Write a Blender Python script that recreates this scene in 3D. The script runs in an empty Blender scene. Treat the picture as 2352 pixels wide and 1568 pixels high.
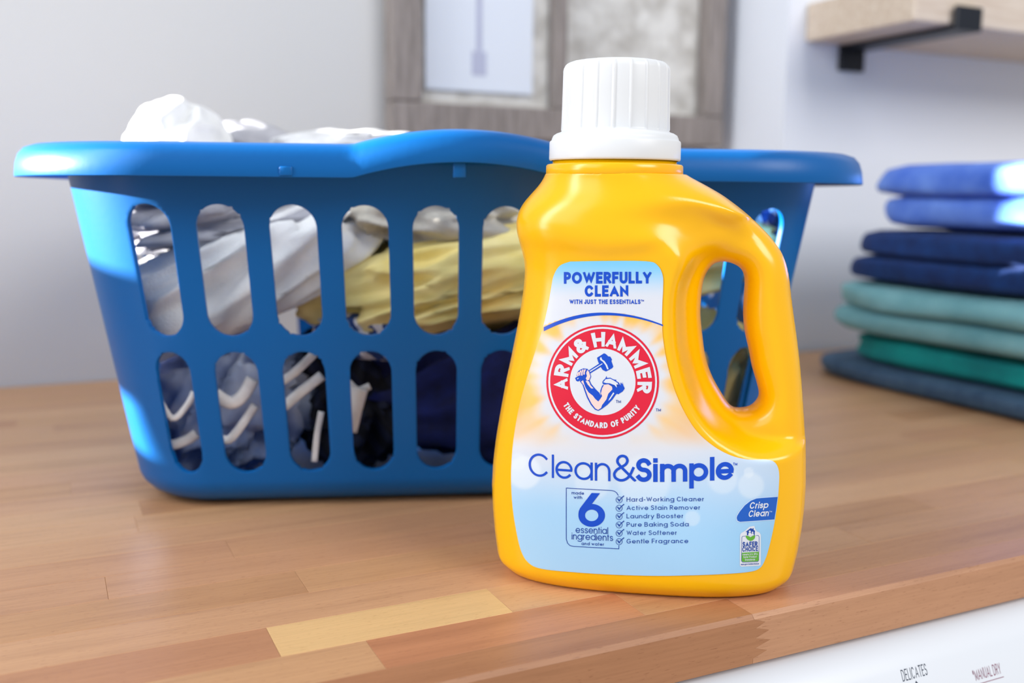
import bpy, bmesh, math, random
import numpy as np
from mathutils import Vector, Matrix, noise
from mathutils.geometry import tessellate_polygon
S = bpy.context.scene
COL = S.collection

# ------------------------------------------------------------------ camera
# world: metres, z = 0 is the top of the wooden counter, +y looks away from the lens
FOC, CXP, CYP = 2250.0, 1176.0, 784.0
CAM = np.array([0, 0, .2136])
PITCH, ROLL = math.atan(334 / FOC), math.radians(.5)
_F = np.array([0, math.cos(PITCH), -math.sin(PITCH)])
_U = np.array([0, math.sin(PITCH), math.cos(PITCH)])
_X = np.array([1., 0, 0])
RT = math.cos(ROLL) * _X + math.sin(ROLL) * _U
UP = -math.sin(ROLL) * _X + math.cos(ROLL) * _U
cam = bpy.data.cameras.new('camera'); camo = bpy.data.objects.new('camera', cam); COL.objects.link(camo)
cam.sensor_width = 36; cam.lens = FOC * 36 / 2352; cam.clip_start = .02; cam.clip_end = 30
camo.matrix_world = Matrix(((RT[0], UP[0], -_F[0], 0), (RT[1], UP[1], -_F[1], 0), (RT[2], UP[2], -_F[2], CAM[2]), (0, 0, 0, 1)))
cam.dof.use_dof = True; cam.dof.focus_distance = .512; cam.dof.aperture_fstop = 4.6
S.camera = camo

# ------------------------------------------------------------------ light
W = bpy.data.worlds.new('daylight'); S.world = W; W.use_nodes = True
bg = W.node_tree.nodes['Background']; bg.inputs[0].default_value = (.86, .93, 1, 1); bg.inputs[1].default_value = .58
def lamp(kind, name, loc, to, energy, color, **kw):
    l = bpy.data.lights.new(name, kind); l.energy = energy; l.color = color
    for k, v in kw.items(): setattr(l, k, v)
    o = bpy.data.objects.new(name, l); o.location = loc
    o.rotation_euler = (Vector(to) - Vector(loc)).to_track_quat('-Z', 'Y').to_euler(); COL.objects.link(o); return o
SUN_EL = math.radians(10.5)
lamp('SUN', 'sun', (-3, .85, .8), (-3 + math.cos(SUN_EL), .88, .8 - math.sin(SUN_EL)), 36.0, (1, .96, .9), angle=math.radians(.9))
lamp('AREA', 'window_light', (-1.9, -.95, 1.7), (.15, .9, .08), 27, (.93, .97, 1), shape='RECTANGLE', size=1.9, size_y=1.8)
lamp('AREA', 'side_strip_light', (-1.6, -.05, .95), (.08, .54, .15), 27, (.95, .98, 1), shape='RECTANGLE', size=.42, size_y=2.0)  # second lamp added on the left for tall strip highlights on the jug
lamp('AREA', 'room_fill_light', (1.7, -.6, 1.5), (.5, 1.0, .15), 36, (1, .97, .93), shape='RECTANGLE', size=1.2, size_y=1.0)  # added fill that brightens the right side, not a lamp of the room
S.view_settings.view_transform = 'Standard'; S.view_settings.look = 'None'
S.view_settings.gamma = 1; S.view_settings.use_curve_mapping = False; S.view_settings.exposure = -.09

# ------------------------------------------------------------------ helpers
def lin(c):
    return tuple(((v / 255) / 12.92 if v <= 10.3 else ((v / 255 + .055) / 1.055) ** 2.4) for v in c) + (1,)
def tag(o, label=None, cat=None, group=None, kind=None):
    for k, v in (('label', label), ('category', cat), ('group', group), ('kind', kind)):
        if v: o[k] = v
    return o
def thing(name, loc=(0, 0, 0), rz=0, label=None, cat=None, group=None):
    o = bpy.data.objects.new(name, None); o.location = loc; o.rotation_euler = (0, 0, rz)
    o.empty_display_size = .02; COL.objects.link(o); return tag(o, label, cat, group)
def mk(name, v, f, mat, parent=None, smooth=True, loc=None, rz=0):
    me = bpy.data.meshes.new(name)
    me.from_pydata([tuple(map(float, p)) for p in v], [], [tuple(map(int, q)) for q in f]); me.update()
    if smooth: me.polygons.foreach_set('use_smooth', [True] * len(me.polygons))
    for m in (mat if isinstance(mat, (list, tuple)) else [mat]): me.materials.append(m)
    o = bpy.data.objects.new(name, me); COL.objects.link(o)
    if parent: o.parent = parent
    if loc is not None: o.location = loc
    o.rotation_euler = (0, 0, rz)
    return o
def bevel(o, w, seg=2):
    m = o.modifiers.new('bevel', 'BEVEL'); m.width = w; m.segments = seg; m.limit_method = 'ANGLE'; m.angle_limit = math.radians(40)
    return o
def ray(px, py):
    px = np.asarray(px, float); py = np.asarray(py, float)
    return _F + ((px - CXP) / FOC)[..., None] * RT + ((CYP - py) / FOC)[..., None] * UP
def on_z(px, py, z=0.):
    d = ray(px, py); return CAM + d * ((z - CAM[2]) / d[2])
def on_plane(px, py, p0, n):
    d = ray(px, py); t = ((np.asarray(p0) - CAM) @ n) / (d @ n); return CAM + d * np.asarray(t)[..., None]
AZ = math.radians(25.5)                                   # the counter runs at an angle to the lens
LX = np.array([math.cos(AZ), math.sin(AZ), 0]); DX = np.array([-math.sin(AZ), math.cos(AZ), 0]); ZX = np.array([0, 0, 1.])
def ld(l, d, z=0.): return LX * l + DX * d + ZX * z

class Nodes:
    def __init__(s, name, base=(.8, .8, .8, 1), rough=.5, **kw):
        s.m = bpy.data.materials.new(name); s.m.use_nodes = True; s.t = s.m.node_tree; s.b = s.t.nodes['Principled BSDF']
        s.b.inputs['Base Color'].default_value = base; s.b.inputs['Roughness'].default_value = rough
        for k, v in kw.items(): s.b.inputs[k.replace('_', ' ')].default_value = v
    def n(s, typ, **kw):
        q = s.t.nodes.new(typ)
        for k, v in kw.items(): setattr(q, k, v)
        return q
    def l(s, a, b): s.t.links.new(a, b)
    def coord(s, scale=(1, 1, 1), rot=(0, 0, 0), out='Object'):
        tc = s.n('ShaderNodeTexCoord'); mp = s.n('ShaderNodeMapping'); s.l(tc.outputs[out], mp.inputs[0])
        mp.inputs['Scale'].default_value = scale; mp.inputs['Rotation'].default_value = rot; return mp
    def ramp(s, stops, src):
        r = s.n('ShaderNodeValToRGB'); e = r.color_ramp.elements
        while len(e) < len(stops): e.new(.5)
        for q, (p, c) in zip(e, stops): q.position = p; q.color = c
        s.l(src, r.inputs[0]); return r.outputs[0]
    def noise(s, vec, scale, detail=3, rough=.55):
        q = s.n('ShaderNodeTexNoise'); q.inputs['Scale'].default_value = scale; q.inputs['Detail'].default_value = detail
        q.inputs['Roughness'].default_value = rough
        if vec is not None: s.l(vec, q.inputs['Vector'])
        return q.outputs[0]
    def bump(s, h, strength, dist=.001):
        q = s.n('ShaderNodeBump'); q.inputs['Strength'].default_value = strength; q.inputs['Distance'].default_value = dist
        s.l(h, q.inputs['Height']); s.l(q.outputs[0], s.b.inputs['Normal'])
def plain(name, rgb, rough=.5, **kw): return Nodes(name, lin(rgb), rough, **kw).m
def fabric(name, rgb, rgb2=None, weave=900, bump=.5, rough=.9, big=60):
    k = Nodes(name, lin(rgb), rough, Sheen_Weight=.04); c = k.coord()
    k.l(k.ramp([(.3, lin(rgb2 or tuple(v * .86 for v in rgb))), (.7, lin(rgb))], k.noise(c.outputs[0], big, 4)), k.b.inputs['Base Color'])
    k.bump(k.noise(c.outputs[0], weave, 2), bump, .0012); return k.m
def paint(name, rgb):
    k = Nodes(name, lin(rgb), .75); c = k.coord()
    k.bump(k.noise(c.outputs[0], 160, 3), .12, .001); return k.m
def box(x0, x1, y0, y1, z0, z1):
    v = [(x, y, z) for z in (z0, z1) for y in (y0, y1) for x in (x0, x1)]
    return v, [(0, 2, 3, 1), (4, 5, 7, 6), (0, 1, 5, 4), (2, 6, 7, 3), (0, 4, 6, 2), (1, 3, 7, 5)]
def ldbox(l0, l1, d0, d1, z0, z1, org=(0, 0, 0)):
    v, f = box(l0, l1, d0, d1, z0, z1)
    return [ld(*p) - np.asarray(org) for p in v], f

# ------------------------------------------------------------------ setting
WALLM = paint('wall_paint', (208, 208, 209)); WALLR = paint('wall_right_lit_tone', (240, 244, 254))  # right wall's colour is lightened and cooled to carry the light falling on it
D_BACK, D_RIGHT, L_JOG = 1.20, 1.065, .912
def struct(name, v, f, mat): return tag(mk(name, v, f, mat, smooth=False), kind='structure')
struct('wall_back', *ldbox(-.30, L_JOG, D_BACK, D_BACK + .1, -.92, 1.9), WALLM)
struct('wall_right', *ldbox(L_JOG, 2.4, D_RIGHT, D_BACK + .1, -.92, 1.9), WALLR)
def ngrid(nx, nz, cut):                                   # wall with rectangular openings, given as break lists
    v, f = [], []
    for i in range(len(nx) - 1):
        for j in range(len(nz) - 1):
            if (i, j) in cut: continue
            b = len(v); w, g = box(-.05, .05, nx[i], nx[i + 1], nz[j], nz[j + 1]); v += w; f += [tuple(q + b for q in t) for t in g]
    return v, f
# low wall added out of view on the left, its openings shape the sun
WX = -1.0
v, f = ngrid([.27, .552, .626, 1.10, 1.6], [-.92, .165, .222, .292, .485], {(2, 1), (1, 3), (2, 3)})
struct('sun_mask_wall', [(p[0] + WX, p[1], p[2]) for p in v], f, WALLM)
v, f = ldbox(-1.5, 2.4, -1.2, D_BACK, -.95, -.92)
k = Nodes('floor_tile', lin((150, 140, 130)), .5)
struct('floor', v, f, k.m)

# ------------------------------------------------------------------ counter of glued staves
def wood(name, tone=None, flip=False):
    k = Nodes(name, (.5, .3, .17, 1), .42, Specular_IOR_Level=.45)
    tc = k.n('ShaderNodeTexCoord'); oi = k.n('ShaderNodeObjectInfo')
    sc = k.n('ShaderNodeVectorMath', operation='SCALE'); sc.inputs[0].default_value = (7.3, 3.1, 5.7); k.l(oi.outputs['Random'], sc.inputs['Scale'])
    ad = k.n('ShaderNodeVectorMath', operation='ADD'); k.l(tc.outputs['Object'], ad.inputs[0]); k.l(sc.outputs[0], ad.inputs[1])
    def mp(s, r=0.):
        m = k.n('ShaderNodeMapping'); m.inputs['Scale'].default_value = s; m.inputs['Rotation'].default_value = (0, 0, r); k.l(ad.outputs[0], m.inputs[0]); return m.outputs[0]
    broad = k.noise(mp((5, 70, 40), .03), 1, 4, .6)
    fine = k.noise(mp((26, 900, 700), .02), 1, 3, .6)
    pores = k.noise(mp((190, 1500, 1500)), 1, 2, .5)
    if tone is None:
        base = k.ramp([(0, lin((190, 142, 102))), (.2, lin((208, 163, 120))), (.42, lin((200, 152, 114))), (.6, lin((212, 168, 126))), (.8, lin((192, 143, 106))), (1, lin((206, 158, 120)))], oi.outputs['Random'])
    else:
        q = k.n('ShaderNodeRGB'); q.outputs[0].default_value = lin(tone); base = q.outputs[0]
    def mix(a, b, fac, mode='MULTIPLY', amt=1.):
        m = k.n('ShaderNodeMix', data_type='RGBA', blend_type=mode); m.inputs[0].default_value = amt
        k.l(a, m.inputs[6])
        k.l(b, m.inputs[7]); return m.outputs[2]
    c = mix(base, k.ramp([(.25, (.74, .68, .64, 1)), (.5, (1, .98, .96, 1)), (.75, (1.05, 1.03, 1, 1))], broad), 1, amt=.8)
    c = mix(c, k.ramp([(.3, (.8, .76, .72, 1)), (.6, (1, 1, 1, 1))], fine), 1, amt=.5)
    c = mix(c, k.ramp([(.27, (.55, .42, .34, 1)), (.36, (1, 1, 1, 1))], pores), 1, amt=.6)
    k.l(c, k.b.inputs['Base Color']); k.bump(fine, .06, .0006); return k.m
WOOD = wood('beech_stave'); WOOD_PALE = wood('beech_stave_pale', (222, 182, 128)); WOOD_RED = wood('beech_stave_reddish', (192, 132, 94))
WOOD_EDGE = wood('beech_stave_edge', (186, 134, 98))
D_FRONT = .379; THICK = .0262
gj = lambda p: ((on_z(*p) @ LX), (on_z(*p) @ DX))
counter = thing('countertop', ld(.3, .8, 0), AZ, 'wooden butcher block countertop of glued beech staves above the white appliance', 'countertop')
CO = (.3, .8)
def stave(l0, l1, d0, d1, mat, tone=1):
    lm, dm = (l0 + l1) / 2, (d0 + d1) / 2; g = .00004
    hx, hy, c = (l1 - l0) / 2 - g, (d1 - d0) / 2 - g, .0002
    v = [(-hx, -hy, -THICK), (hx, -hy, -THICK), (hx, hy, -THICK), (-hx, hy, -THICK),
         (-hx, -hy, -c), (hx, -hy, -c), (hx, hy, -c), (-hx, hy, -c),
         (-hx + c, -hy + c, 0), (hx - c, -hy + c, 0), (hx - c, hy - c, 0), (-hx + c, hy - c, 0)]
    f = [(3, 2, 1, 0)]
    for a in (0, 4):
        for i in range(4):
            j = (i + 1) % 4; f.append((a + i, a + j, a + 4 + j, a + 4 + i))
    f.append((8, 9, 10, 11))
    return mk('stave', v, f, mat, counter, smooth=False, loc=(lm - CO[0], dm - CO[1], 0))
R1, R2, R3 = gj((866, 1560))[1], gj((844, 1476))[1], gj((612, 1441))[1]
J1 = gj((628, 1473))[0]; J2 = gj((866, 1505))[0]; J3 = gj((1146, 1376))[0]
rB = [gj((888, 1535))[1], (gj((844, 1476))[1] + gj((643, 1505))[1] + gj((1176, 1402))[1]) / 3, (gj((612, 1441))[1] + gj((1117, 1351))[1]) / 2]
rows = [D_FRONT] + rB
while rows[-1] < D_BACK - .03: rows.append(rows[-1] + .0345)
rows[-1] = D_BACK - .002
rng = random.Random(11)
for r in range(len(rows) - 1):
    d0, d1 = rows[r], rows[r + 1]; right = 1.5 if d1 < D_RIGHT - .002 else L_JOG - .003
    if r == 0: continue
    if r == 1: cuts = [-.32, -.06, J2, .27, .62, 1.05, 1.5]
    elif r == 2: cuts = [-.42, -.2, J1, J3, .46, .70, .98, 1.5]
    else:
        cuts = [-.95]; l = -.95 + rng.uniform(.05, .3)
        while l < right - .12: cuts.append(l); l += rng.uniform(.2, .42)
        cuts.append(right)
    for i in range(len(cuts) - 1):
        m = WOOD
        if r == 2 and abs(cuts[i] - J1) < 1e-6: m = WOOD_PALE
        if r == 1 and abs(cuts[i] - J2) < 1e-6: m = WOOD_RED
        if r == 2 and abs(cuts[i + 1] - J1) < 1e-6: m = WOOD_EDGE
        stave(cuts[i], min(cuts[i + 1], right), d0, d1, m)
# front row: two long staves meeting in a finger joint, top edge rounded
JF = gj((1744, 1420))[0]
def front_stave(l0, l1, teeth_left, teeth_right, mat):
    d0, d1 = rows[0] + 0, rows[1] - .0001; prof = [(d0, -THICK), (d0, -.0022), (d0 + .0008, -.0007), (d0 + .0024, 0), (d1, 0), (d1, -THICK)]
    zs = [-THICK, -.0235, -.0205, -.0180, -.0150, -.0125, -.0095, -.0070, -.0045, -.0022, 0]
    off = [0, 0, .009, .001, .011, .001, .010, .001, .007, 0, 0]
    def end(l, t): return [(l + (off[i] if t else 0), z) for i, z in enumerate(zs)]
    A, B = end(l0, teeth_left), end(l1, teeth_right); v, f = [], []
    lm = (l0 + l1) / 2
    for (d, dz) in ((d0, 1), (d1, 0)):
        for P in (A, B):
            for i, (l, z) in enumerate(P):
                dd = d
                if dz and z > -.001: dd = d0 + .0024
                elif dz and z > -.003: dd = d0 + .0004
                v.append((l - CO[0], dd - CO[1], z))
    n = len(zs)
    for i in range(n - 1):
        f += [(i, n + i, n + i + 1, i + 1), (2 * n + i, 2 * n + i + 1, 3 * n + i + 1, 3 * n + i),
              (i, i + 1, 2 * n + i + 1, 2 * n + i), (n + i, 3 * n + i, 3 * n + i + 1, n + i + 1)]
    f += [(n - 1, 2 * n - 1, 4 * n - 1, 3 * n - 1), (0, 2 * n, 3 * n, n)]
    return mk('stave', v, f, mat, counter, smooth=False)
front_stave(-.3, JF - .00008, False, True, wood('beech_front_left', (172, 120, 84)))
front_stave(JF + .00008, 1.5, True, False, wood('beech_front_right', (192, 142, 108)))

# ------------------------------------------------------------------ white appliance under the counter
WHITE_ENAMEL = plain('white_enamel', (226, 229, 236), .28)
app = thing('laundry_appliance', ld(.4, .62, -.92), AZ, 'white laundry appliance with a sloping printed control panel under the wooden counter', 'appliance')
def rel(P, o=app, rz=AZ):
    q = np.asarray(P) - np.asarray(o.location); c, s = math.cos(-rz), math.sin(-rz)
    return np.stack([c * q[..., 0] - s * q[..., 1], s * q[..., 0] + c * q[..., 1], q[..., 2]], -1)
ZT = -THICK - .0015
v, f = ldbox(.02, 1.02, .40, 1.03, -.92, ZT)
bevel(mk('cabinet', rel(np.array(v)), f, WHITE_ENAMEL, app, smooth=False), .01, 3)
prof = [(.405, ZT), (.392, ZT - .0005), (.381, ZT - .003), (.372, ZT - .009), (.366, ZT - .016), (.352, ZT - .05), (.33759, ZT - .085), (.33141, ZT - .10), (.332, ZT - .108), (.345, ZT - .112), (.405, ZT - .112)]
pv = [ld(l, d, z) for l in (.025, 1.015) for d, z in prof]; n = len(prof)
pf = [(i, i + 1, n + i + 1, n + i) for i in range(n - 1)] + [tuple(range(n))[::-1], tuple(range(n, 2 * n))]
panel = mk('control_panel', rel(np.array(pv)), pf, WHITE_ENAMEL, app)
m = panel.modifiers.new('split', 'EDGE_SPLIT'); m.split_angle = math.radians(50)

# ------------------------------------------------------------------ stroke lettering
def A_(cx, cy, rx, ry, a0, a1, n=None):
    n = n or max(6, int(abs(a1 - a0) / 10)); return [(cx + rx * math.cos(math.radians(a0 + (a1 - a0) * i / n)), cy + ry * math.sin(math.radians(a0 + (a1 - a0) * i / n))) for i in range(n + 1)]
def spl(p, n=5):
    out = []; q = [p[0]] + list(p) + [p[-1]]
    for i in range(1, len(q) - 2):
        for t in np.linspace(0, 1, n, endpoint=False):
            a, b, c, d = (np.array(q[j]) for j in (i - 1, i, i + 1, i + 2))
            out.append(tuple(.5 * (2 * b + (c - a) * t + (2 * a - 5 * b + 4 * c - d) * t * t + (3 * b - a - 3 * c + d) * t ** 3)))
    return out + [p[-1]]
AMP = spl([(1, 0), (.62, .32), (.25, .64), (.17, .80), (.26, .95), (.42, 1), (.58, .95), (.65, .81), (.57, .66), (.36, .54), (.14, .42), (.02, .25), (.08, .09), (.30, 0), (.55, .04), (.76, .20), (.93, .50)])
SS = A_(.5, .755, .46, .245, 25, 270) + A_(.5, .255, .5, .255, 90, -150)[1:]
CAPS = {
 'A': (.80, [[(0, 0), (.5, 1), (1, 0)], [(.27, .3), (.73, .3)]]),
 'B': (.60, [[(0, 0), (0, 1)] + A_(.5, .77, .4, .23, 90, -90) + [(0, .54)], [(0, .54)] + A_(.55, .27, .45, .27, 90, -90) + [(0, 0)]]),
 'C': (.78, [A_(.5, .5, .5, .5, 42, 318)]),
 'D': (.72, [[(0, 0), (0, 1)] + A_(.4, .5, .6, .5, 90, -90) + [(0, 0)]]),
 'E': (.54, [[(1, 1), (0, 1), (0, 0), (1, 0)], [(0, .52), (.88, .52)]]),
 'F': (.52, [[(1, 1), (0, 1), (0, 0)], [(0, .5), (.85, .5)]]),
 'G': (.82, [A_(.5, .5, .5, .5, 45, 358) + [(1, .46), (.58, .46)]]),
 'H': (.68, [[(0, 0), (0, 1)], [(1, 0), (1, 1)], [(0, .52), (1, .52)]]),
 'I': (.0, [[(.5, 0), (.5, 1)]]),
 'J': (.46, [[(1, 1), (1, .3)] + A_(.5, .3, .5, .3, 0, -170)]),
 'L': (.50, [[(0, 1), (0, 0), (1, 0)]]),
 'M': (.86, [[(0, 0), (0, 1), (.5, .12), (1, 1), (1, 0)]]),
 'N': (.70, [[(0, 0), (0, 1), (1, 0), (1, 1)]]),
 'O': (.86, [A_(.5, .5, .5, .5, 0, 360, 32)]),
 'P': (.58, [[(0, 0), (0, 1)] + A_(.5, .73, .5, .27, 90, -90) + [(0, .46)]]),
 'R': (.62, [[(0, 0), (0, 1)] + A_(.48, .74, .48, .26, 90, -90) + [(0, .48)], [(.45, .48), (1, 0)]]),
 'S': (.60, [SS]), 'T': (.60, [[(0, 1), (1, 1)], [(.5, 1), (.5, 0)]]),
 'U': (.66, [[(0, 1), (0, .32)] + A_(.5, .32, .5, .32, 180, 360) + [(1, 1)]]),
 'V': (.76, [[(0, 1), (.5, 0), (1, 1)]]), 'W': (1.05, [[(0, 1), (.26, 0), (.5, .92), (.74, 0), (1, 1)]]),
 'Y': (.70, [[(0, 1), (.5, .45), (1, 1)], [(.5, .45), (.5, 0)]]),
 '&': (.82, [AMP]), '*': (.34, [[(.5, .62), (.5, 1)], [(.1, .72), (.9, .9)], [(.1, .9), (.9, .72)]]), '-': (.28, [[(0, .36), (1, .36)]]),
 '.': (.0, [[(.5, 0), (.5, .02)]]), '/': (.4, [[(0, 0), (1, 1)]]), ' ': (.30, [])}
RING = A_(.5, .5, .5, .5, 0, 360, 28)
LOW = {   # y 0..1 spans baseline to x-height, 2 = ascender, -1 = descender
 'a': (.72, [RING, [(1, 1), (1, 0)]]), 'b': (.72, [RING, [(0, 2), (0, 0)]]), 'c': (.64, [A_(.5, .5, .5, .5, 45, 315)]),
 'd': (.72, [RING, [(1, 2), (1, 0)]]), 'e': (.70, [[(.02, .48), (.98, .48)] + A_(.5, .5, .5, .5, 0, 318)[1:]]),
 'f': (.28, [A_(.95, 1.62, .6, .38, 95, 180) + [(.35, 0)], [(0, 1), (.9, 1)]]),
 'g': (.72, [RING, [(1, 1), (1, -.45)] + A_(.5, -.45, .5, .55, 0, -150)]),
 'h': (.56, [[(0, 0), (0, 2)], A_(.5, .5, .5, .5, 180, 0) + [(1, 0)]]), 'i': (.0, [[(.5, 0), (.5, 1)], [(.5, 1.75), (.5, 1.9)]]),
 'k': (.54, [[(0, 0), (0, 2)], [(.95, 1), (0, .4)], [(.32, .6), (1, 0)]]), 'l': (.0, [[(.5, 0), (.5, 2)]]),
 'm': (.98, [[(0, 0), (0, 1)], A_(.25, .62, .25, .38, 180, 0) + [(.5, 0)], A_(.75, .62, .25, .38, 180, 0) + [(1, 0)]]),
 'n': (.56, [[(0, 0), (0, 1)], A_(.5, .55, .5, .45, 180, 0) + [(1, 0)]]), 'o': (.72, [RING]),
 'p': (.72, [RING, [(0, 1), (0, -1)]]), 'r': (.30, [[(0, 0), (0, 1)], A_(.9, .45, .9, .52, 180, 95)]),
 's': (.48, [SS]), 't': (.28, [[(.4, 0), (.4, 1.8)], [(0, 1), (.95, 1)]]),
 'u': (.58, [[(0, 1), (0, .45)] + A_(.5, .45, .5, .45, 180, 360), [(1, 1), (1, 0)]]), 'v': (.60, [[(0, 1), (.5, 0), (1, 1)]]),
 'w': (.86, [[(0, 1), (.27, 0), (.5, .92), (.73, 0), (1, 1)]]), 'y': (.62, [[(0, 1), (.52, 0)], [(1, 1), (.3, -1)]])}
def ribbon(P, w, closed=False, caps=True):
    P = np.array(P, float); keep = [0]
    for i in range(1, len(P)):
        if np.linalg.norm(P[i] - P[keep[-1]]) > 1e-5: keep.append(i)
    P = P[keep]
    if len(P) < 2: return np.zeros((0, 2)), []
    if np.linalg.norm(P[0] - P[-1]) < 1e-4: closed = True; P = P[:-1]
    n = len(P); T = np.roll(P, -1, 0) - P; T /= np.maximum(np.linalg.norm(T, axis=1), 1e-9)[:, None]
    if not closed:
        if caps: P = P.copy(); P[0] -= T[0] * w / 2; P[-1] += T[-2] * w / 2
        T[-1] = T[-2]; Tp = np.vstack([T[:1], T[:-1]])
    else: Tp = np.roll(T, 1, 0)
    N1 = np.stack([-Tp[:, 1], Tp[:, 0]], 1); N2 = np.stack([-T[:, 1], T[:, 0]], 1); M = N1 + N2
    M /= np.maximum((M * M).sum(1), .25)[:, None]; M *= 2
    v = np.vstack([P + M * w / 2, P - M * w / 2]); f = []
    for i in range(n if closed else n - 1):
        j = (i + 1) % n; f.append((i, n + i, n + j, j))
    return v, f
def glyph(ch, h, w, box=None, xh=.74, wx=1.0):
    """ribbons of one character: height h, stroke w; returns verts, faces, advance width (all in units of h)"""
    if ch in CAPS:
        W0, st = CAPS[ch]; ymap = lambda y: w / 2 + y * (h - w); lo, hi = 0, h
    else:
        W0, st = LOW[ch]; X = xh * h; lo, hi = -.32 * h, h
        if ch in 'vwk': lo = 0
        ymap = lambda y: w / 2 + y * (X - w) if 0 <= y <= 1 else (X - w / 2 + (y - 1) * (h - X) if y > 1 else w / 2 + y * (.30 * h))
        hi = X if ch in 'vwmnru' else h
    Wd = max(W0 * h * wx, 0) + (w if W0 == 0 else .35 * w)
    if box: Wd = box
    V, Fc = [], []; b = 0; glyph.si = []
    for p in st:
        q = [(w / 2 + x * (Wd - w), ymap(y)) for x, y in p]
        v, f = ribbon(q, w); 
        if len(v) == 0: continue
        if ch == 'i' and q[0][1] > xh * h: v[:, 1] = np.where(v[:, 1] > q[0][1], h, h - w)
        else: v[:, 1] = np.clip(v[:, 1], lo, hi)
        V.append(v); glyph.si += list(.16 * len(V) + .14 * (np.arange(len(v)) % (len(v) // 2)) / max(len(v) // 2, 1)); Fc += [tuple(i + b for i in t) for t in f]; b += len(v)
    return (np.vstack(V) if V else np.zeros((0, 2))), Fc, Wd
class Art:
    """flat print: triangles in image pixels or panel metres (y down), one material per layer"""
    def __init__(s): s.v, s.f, s.m, s.z = [], [], [], []; s.n = 0
    def add(s, v, f, mat=0, lift=0):
        v = np.asarray(v, float)
        if len(v) == 0: return
        s.v.append(v); s.f += [tuple(int(i) + s.n for i in t) for t in f]; s.m += [mat] * len(f); s.z += list(np.broadcast_to(lift, (len(v),))); s.n += len(v)
    def poly(s, P, mat=0, lift=0, smooth=0):
        if smooth: P = spl(list(P) + [P[0]], smooth)[:-1]
        P = np.asarray(P, float); t = tessellate_polygon([[Vector((p[0], p[1], 0)) for p in P]]); s.add(P, t, mat, lift)
    def line(s, P, w, mat=0, lift=0, caps=False):
        v, f = ribbon(P, w, caps=caps); s.add(v, f, mat, lift)
    def disc(s, c, r0, r1, mat=0, lift=0, n=72, rings=6, sy=1.0):
        a = np.linspace(0, 2 * np.pi, n, endpoint=False); R = np.linspace(r0, r1, rings); v = []; f = []
        for r in R: v += [(c[0] + r * math.cos(t), c[1] + sy * r * math.sin(t)) for t in a]
        for i in range(rings - 1):
            for j in range(n): k = (j + 1) % n; f.append((i * n + j, i * n + k, i * n + n + k, i * n + n + j))
        s.add(v, f, mat, lift)
    def text(s, txt, x0, x1, y, h, w, mat=0, lift=0, gap=.16, shear=0, slope=0, xh=.74, warp=None, wx=1.0):
        G = []; X = 0
        for ch in txt:
            v, f, a = glyph(ch, h, w, xh=xh, wx=wx); G.append((v, f, X, np.array(glyph.si))); X += a + (gap * h if ch != ' ' else 0)
        X -= gap * h; k = (x1 - x0) / X
        for v, f, xo, si in G:
            if len(v) == 0: continue
            q = np.stack([x0 + (v[:, 0] + xo + shear * v[:, 1]) * k, y - v[:, 1]], 1); q[:, 1] += slope * (q[:, 0] - x0)
            s.add(warp(q) if warp else q, f, mat, lift + si)
    def arc_text(s, ch, c, r, ang, width, h, w, mat, lift, inward=False, sy=1.0):
        v, f, a = glyph(ch, h, w, box=width); x = v[:, 0] - width / 2
        t = math.radians(ang)
        if not inward: R = r + v[:, 1]; th = t - x / (r + h / 2)
        else: R = r - v[:, 1]; th = t + x / (r - h / 2)
        s.add(np.stack([c[0] + R * np.cos(th), c[1] - sy * R * np.sin(th)], 1), f, mat, lift + np.array(glyph.si))

# printing on the appliance panel, laid on its sloping face
p0 = ld(.4, .366, ZT - .016); pdir = ld(0, .014, .034); pdir = pdir / np.linalg.norm(pdir); pn = np.cross(LX, pdir)
INK = plain('dark_print', (70, 78, 95), .5); INKR = plain('plum_print', (140, 70, 100), .5)
def panel_text(name, txt, px, py, width, h, w, mat, under=False, tri=False):
    o = on_plane(np.array(px), np.array(py), p0, pn); a = Art(); a.text(txt, 0, width, 0, h, w, 0, gap=.2)
    if under: a.line([(-.001, h * .34), (width + .001, h * .34)], w * .6)
    if tri: a.poly([(width * .42, h * .5), (width * .56, h * .5), (width * .49, h * .2)])
    P = np.vstack(a.v); q = o + P[:, :1] * LX - P[:, 1:] * pdir + pn * .00012
    me = mk(name, rel(q), a.f, mat, panel, smooth=False); return me
panel_text('cycle_lettering', 'DELICATES', 2074, 1565, .0190, .0062, .00062, INK, tri=True)
panel_text('cycle_lettering', '*MANUAL DRY', 2238, 1564, .0225, .0060, .0006, INKR, under=True)

# ------------------------------------------------------------------ bottle
def plastic(name, rgb, rough, sss=0., rad=(1, .5, .1), bump=.03):
    k = Nodes(name, lin(rgb), rough, Subsurface_Weight=sss, Subsurface_Scale=.004, Specular_IOR_Level=.5)
    k.b.inputs['Subsurface Radius'].default_value = rad
    c = k.coord(); k.bump(k.noise(c.outputs[0], 420, 3), bump, .0006); return k.m
YEL = plastic('yellow_plastic', (255, 188, 0), .22, 0)
CAPW = plastic('white_cap_plastic', (228, 229, 232), .38, .15, (1, 1, 1), .02)
BY = .5406
_p = on_plane(1496., 1300., (0, BY, 0), np.array([0, 1., 0])); BALPHA = math.atan2(_p[0], BY)
BO = np.array([_p[0], BY, 0]); BN = np.array([math.sin(BALPHA), math.cos(BALPHA), 0]); BS = np.array([math.cos(BALPHA), -math.sin(BALPHA), 0])
def to_b(P): q = P - BO; return np.stack([q @ BS, q @ BN, q[..., 2]], -1)
def mid(pts): p = np.array(pts, float); return to_b(on_plane(p[:, 0], p[:, 1], BO, BN))[:, [0, 2]]
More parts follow.
